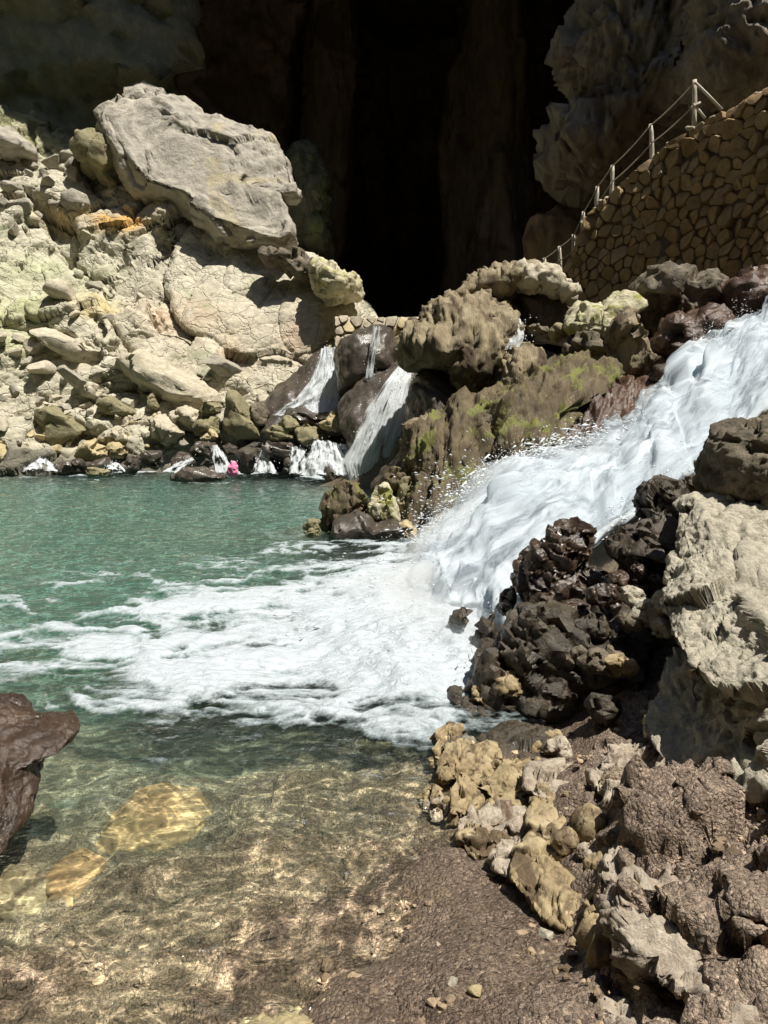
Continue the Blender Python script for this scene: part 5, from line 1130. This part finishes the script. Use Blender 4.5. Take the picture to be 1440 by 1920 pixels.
# thin mist where the water bursts and where it meets the pool
T = NT('water_mist'); v_ = T.n('ShaderNodeVolumeScatter'); v_.inputs['Color'].default_value = (.90, .96, 1, 1); v_.inputs['Density'].default_value = .85; T.l(v_.outputs[0], T.out.inputs['Volume'])
Dm, Fmist = cubesphere(8); mme = mesh('mist', Dm, Fmist if (normals(Dm, Fmist) * Dm).sum() > 0 else Fmist[:, ::-1], T.m)
for u, v, d, rx, ry, rz in [(1180, 880, 8.0, .75, .8, .38), (1080, 900, 8.2, .6, .7, .3), (960, 950, 8.0, .6, .7, .34), (880, 1010, 7.6, .6, .7, .34), (850, 1120, 6.2, .5, .8, .34), (800, 1200, 5.2, .5, .6, .26), (720, 1180, 5.6, .55, .6, .18), (870, 1230, 4.9, .3, .45, .22), (760, 1250, 4.9, .5, .4, .16), (690, 1120, 6.4, .6, .6, .16), (1300, 780, 9.0, .7, .8, .4), (1400, 680, 9.6, .7, .8, .4), (930, 910, 8.9, .4, .4, .3), (800, 1140, 6.2, .5, .6, .4), (820, 1060, 7.4, .45, .5, .4)]:
    o = obj('mist', mme, root); o.location = Vector(P(u, v, d)) - root.location; o.scale = (rx, ry, rz); o.rotation_euler = (0, -.35, .3); o['kind'] = 'stuff'

def fall(name, label, L, R, nu, nv, amp, mat, dens0=.95, cat='waterfall', su=1.0, sv=1.0, nsp=0, group=None, edge=.12):
    L = np.array(L, float); R = np.array(R, float)
    A = P(L[:, 0], L[:, 1], L[:, 2]); B = P(R[:, 0], R[:, 1], R[:, 2])
    V, S, Tt = loft(A, B, nu, nv)
    Fq = gridf(nu, nv); N = normals(V, Fq)
    if N[:, 1].mean() > 0: N = -N; Fq = Fq[:, ::-1]
    q = np.stack([S * 3, Tt * 3, 0 * S + len(label)], -1)
    V = V + N * (amp * (1.2 * np.sin(math.pi * S) + fbm(q * np.array([2, 1, 1]), 4, 5) + .4 * ridged(q * np.array([5, .8, 1]), 2, 6)))[:, None]
    dn = dens0 + .75 * fbm(q * np.array([1.3, .9, 1]), 4, 15) - 1.0 * sstep(edge, -.05, S) - 1.0 * sstep(1 - edge, 1.05, S) - .4 * sstep(.04, 0, Tt)
    root = empty(name, tuple((A[-1] + B[-1]) / 2)); tag(root, label, cat, group)
    obj('white_water', mesh('white_water', V - np.array(root.location), Fq, mat, attrs={'dens': dn}, uv=np.stack([S * su, Tt * sv], -1)), root)
    if nsp:
        rn = np.random.RandomState(nsp); k = rn.randint(0, len(V), nsp)
        C = V[k] + np.stack([rn.normal(0, .12, nsp), -np.abs(rn.normal(0, .10, nsp)), rn.normal(0, .08, nsp)], -1)
        drops('spray', C, .004 + .009 * rn.random(nsp)**2, np.stack([rn.normal(0, .3, nsp), rn.normal(0, .2, nsp), rn.normal(-1, .4, nsp)], -1), root)
fall('waterfall', 'left waterfall pouring from a notch between slope and weir', [(602, 656, 19.6), (596, 680, 19.4), (580, 715, 19.1), (552, 752, 18.9), (510, 780, 18.7)], [(630, 652, 19.6), (632, 690, 19.4), (634, 730, 19.1), (640, 762, 18.9), (645, 780, 18.7)], 60, 90, .10, M['fall'], 1.35, nsp=350)
fall('waterfall', 'right veil of water sliding over the smooth dark rock', [(742, 690, 16.9), (715, 720, 16.5), (685, 770, 16.2), (662, 820, 16.0), (640, 870, 15.9), (648, 905, 15.9)], [(776, 690, 16.9), (772, 720, 16.5), (764, 770, 16.2), (752, 820, 16.0), (740, 870, 15.9), (742, 905, 15.9)], 70, 100, .06, M['fall'], .98, sv=1.2, su=1.4, nsp=350)
fall('waterfall', 'thin trickle down the dark dome below the weir', [(700, 612, 17.9), (694, 640, 17.8), (690, 670, 17.75), (684, 710, 17.7)], [(714, 612, 17.9), (712, 640, 17.8), (704, 670, 17.75), (700, 710, 17.7)], 24, 50, .03, M['fall'], .72, su=.5, nsp=60)
fall('waterfall', 'small white spout beside the tan dripstone', [(958, 600, 13.7), (954, 620, 13.6), (950, 640, 13.5), (946, 656, 13.45)], [(976, 598, 13.7), (984, 615, 13.6), (984, 635, 13.5), (974, 656, 13.45)], 24, 40, .03, M['fall'], .85, su=.5, nsp=60)
fall('waterfall', 'low fan of water at the pool edge between the two falls', [(586, 828, 17.3), (576, 850, 17.1), (562, 870, 16.9), (550, 893, 16.7)], [(660, 836, 16.9), (676, 856, 16.7), (690, 876, 16.4), (700, 900, 16.1)], 70, 44, .09, M['fall'], .98, su=1.4, nsp=160)
for k, (l0, l1, r0, r1, d, lb) in enumerate([((52, 864), (36, 884), (96, 866), (112, 884), 18.4, 'white rill at the far left of the waterline'),
        ((350, 860), (300, 888), (366, 862), (330, 888), 17.9, 'white rill left of the pointed wet rock'), ((396, 830), (400, 888), (418, 850), (448, 888), 17.7, 'white rill falling beside the pink bundle'),
        ((484, 850), (472, 888), (500, 850), (524, 890), 17.6, 'white rill between upright rock and long wet rock'), ((545, 838), (540, 890), (575, 842), (572, 890), 17.5, 'white rill right of the small wet stone'), ((200, 872), (196, 884), (226, 870), (236, 884), 18.2, 'white rill beside the small brown stone')]):
    m_ = lambda a, b, t: (a[0] + (b[0] - a[0]) * t, a[1] + (b[1] - a[1]) * t, d + .5 * (1 - t) - .2)
    fall('rill', lb, [m_(l0, l1, t) for t in (0, .5, 1)], [m_(r0, r1, t) for t in (0, .5, 1)], 30, 26,   .05, M['fall'], .72, cat='rill', su=.8, nsp=40, group='rills between the far shore rocks')

# ------------------------------------------------------------------ small things
T = NT('pink_cloth'); p = T.pos(); b = T.n('ShaderNodeBsdfPrincipled'); T.l(T.ramp(T.noise(p, 9, 4), [(.3, (.75, .16, .36)), (.7, (.85, .34, .52))]), b.inputs['Base Color']); b.inputs['Roughness'].default_value = .8; T.l(b.outputs[0], T.out.inputs[0])
rock('cloth_bundle', [(426, 888), (429, 874), (434, 866), (440, 866), (444, 874), (445, 888), (436, 892)], 17.2, .12, T.m, [('rid', .12, .03, 3)], n=20, label='small bright pink cloth bundle between wet rocks at waterline', cat='bundle')
for u, v, r, m, lb in [(895, 1857, 12, 'yellow', 'small yellow stone with sharp edges lying on the sand'), (848, 1842, 9, 'near', 'small pale stone left of the yellow stone on sand'), (1022, 1752, 13, 'near', 'white pebble in a hollow of the sand'), (716, 1708, 8, 'cobble', 'pale pebble on the water edge of the sand'),
                       (1363, 517, 7, 'yellow', 'tiny ochre stone at the foot of the stone wall'), (20, 1545, 18, 'near', 'pale stone at the foot of the left wet brown rock'), (822, 1776, 7, 'cobble', 'tiny pale pebble in the middle of the sand')]:
    g = G(u, v, .1) if v > 1000 else P(u, v, 16.2)
    if v > 1000:
        for _ in range(8): g = G(u, v, max(float(height(np.array([g[0]]), np.array([g[1]]))[0]), -.05) + .01)
    o = obj('pebble', STM[(u + v) % 12]); o.location = g; s_ = r / F * np.linalg.norm(g - np.array([0, 0, CAMZ])); o.scale = (s_ * 1.4, s_ * 1.2, s_ * 1.2); o.rotation_euler = (.2, .1, u)
    o.material_slots[0].link = 'OBJECT'; o.material_slots[0].material = M[m]; tag(o, lb, 'pebble')
# fine gravel on the beach
ICO, ICF = cubesphere(2)
rgn = np.random.RandomState(17); n = 7000
x = rgn.uniform(-1.3, 2.2, n); y = rgn.uniform(1.3, 3.6, n); z = height(x, y)
clump = fbm(np.stack([x * 2.2, y * 2.2, 0 * x], -1), 3, 7)
k = (z > -.22) & (rgn.random(n) < np.clip(.28 + .5 * clump + .3 * sstep(.05, .25, z), 0, 1)); x, y, z = x[k], y[k], z[k]; n = len(x)
C = np.stack([x, y, z + .003], -1); R = .0035 + .016 * rgn.random(n)**5
Vv = ICO[None] * R[:, None, None] * np.stack([rgn.uniform(.8, 1.5, n), rgn.uniform(.7, 1.2, n), rgn.uniform(.4, .9, n)], -1)[:, None] * (1 + .35 * rgn.uniform(-1, 1, (n, len(ICO), 1)))
th = rgn.uniform(0, 6.28, n); cs, sn = np.cos(th)[:, None], np.sin(th)[:, None]
Vv = np.stack([Vv[..., 0] * cs - Vv[..., 1] * sn, Vv[..., 0] * sn + Vv[..., 1] * cs, Vv[..., 2]], -1) + C[:, None]
tn = (np.array([1, .93, .84]) * rgn.uniform(.35, 1.35, (n, 1)))[:, None].repeat(len(ICO), 1).reshape(-1, 3)
M['pebbles'] = rockmat('mixed_gravel', (0.26, 0.20, 0.14), (0.42, 0.34, 0.25), 6.0, tint=True, bump=.4, bd=.004)
o = obj('gravel', mesh('gravel', Vv.reshape(-1, 3), (ICF[None] + len(ICO) * np.arange(n)[:, None, None]).reshape(-1, 4), M['pebbles'], smooth=False, attrs={'tint': tn})); tag(o, 'fine gravel scattered over the wet sand', None, None, 'stuff')
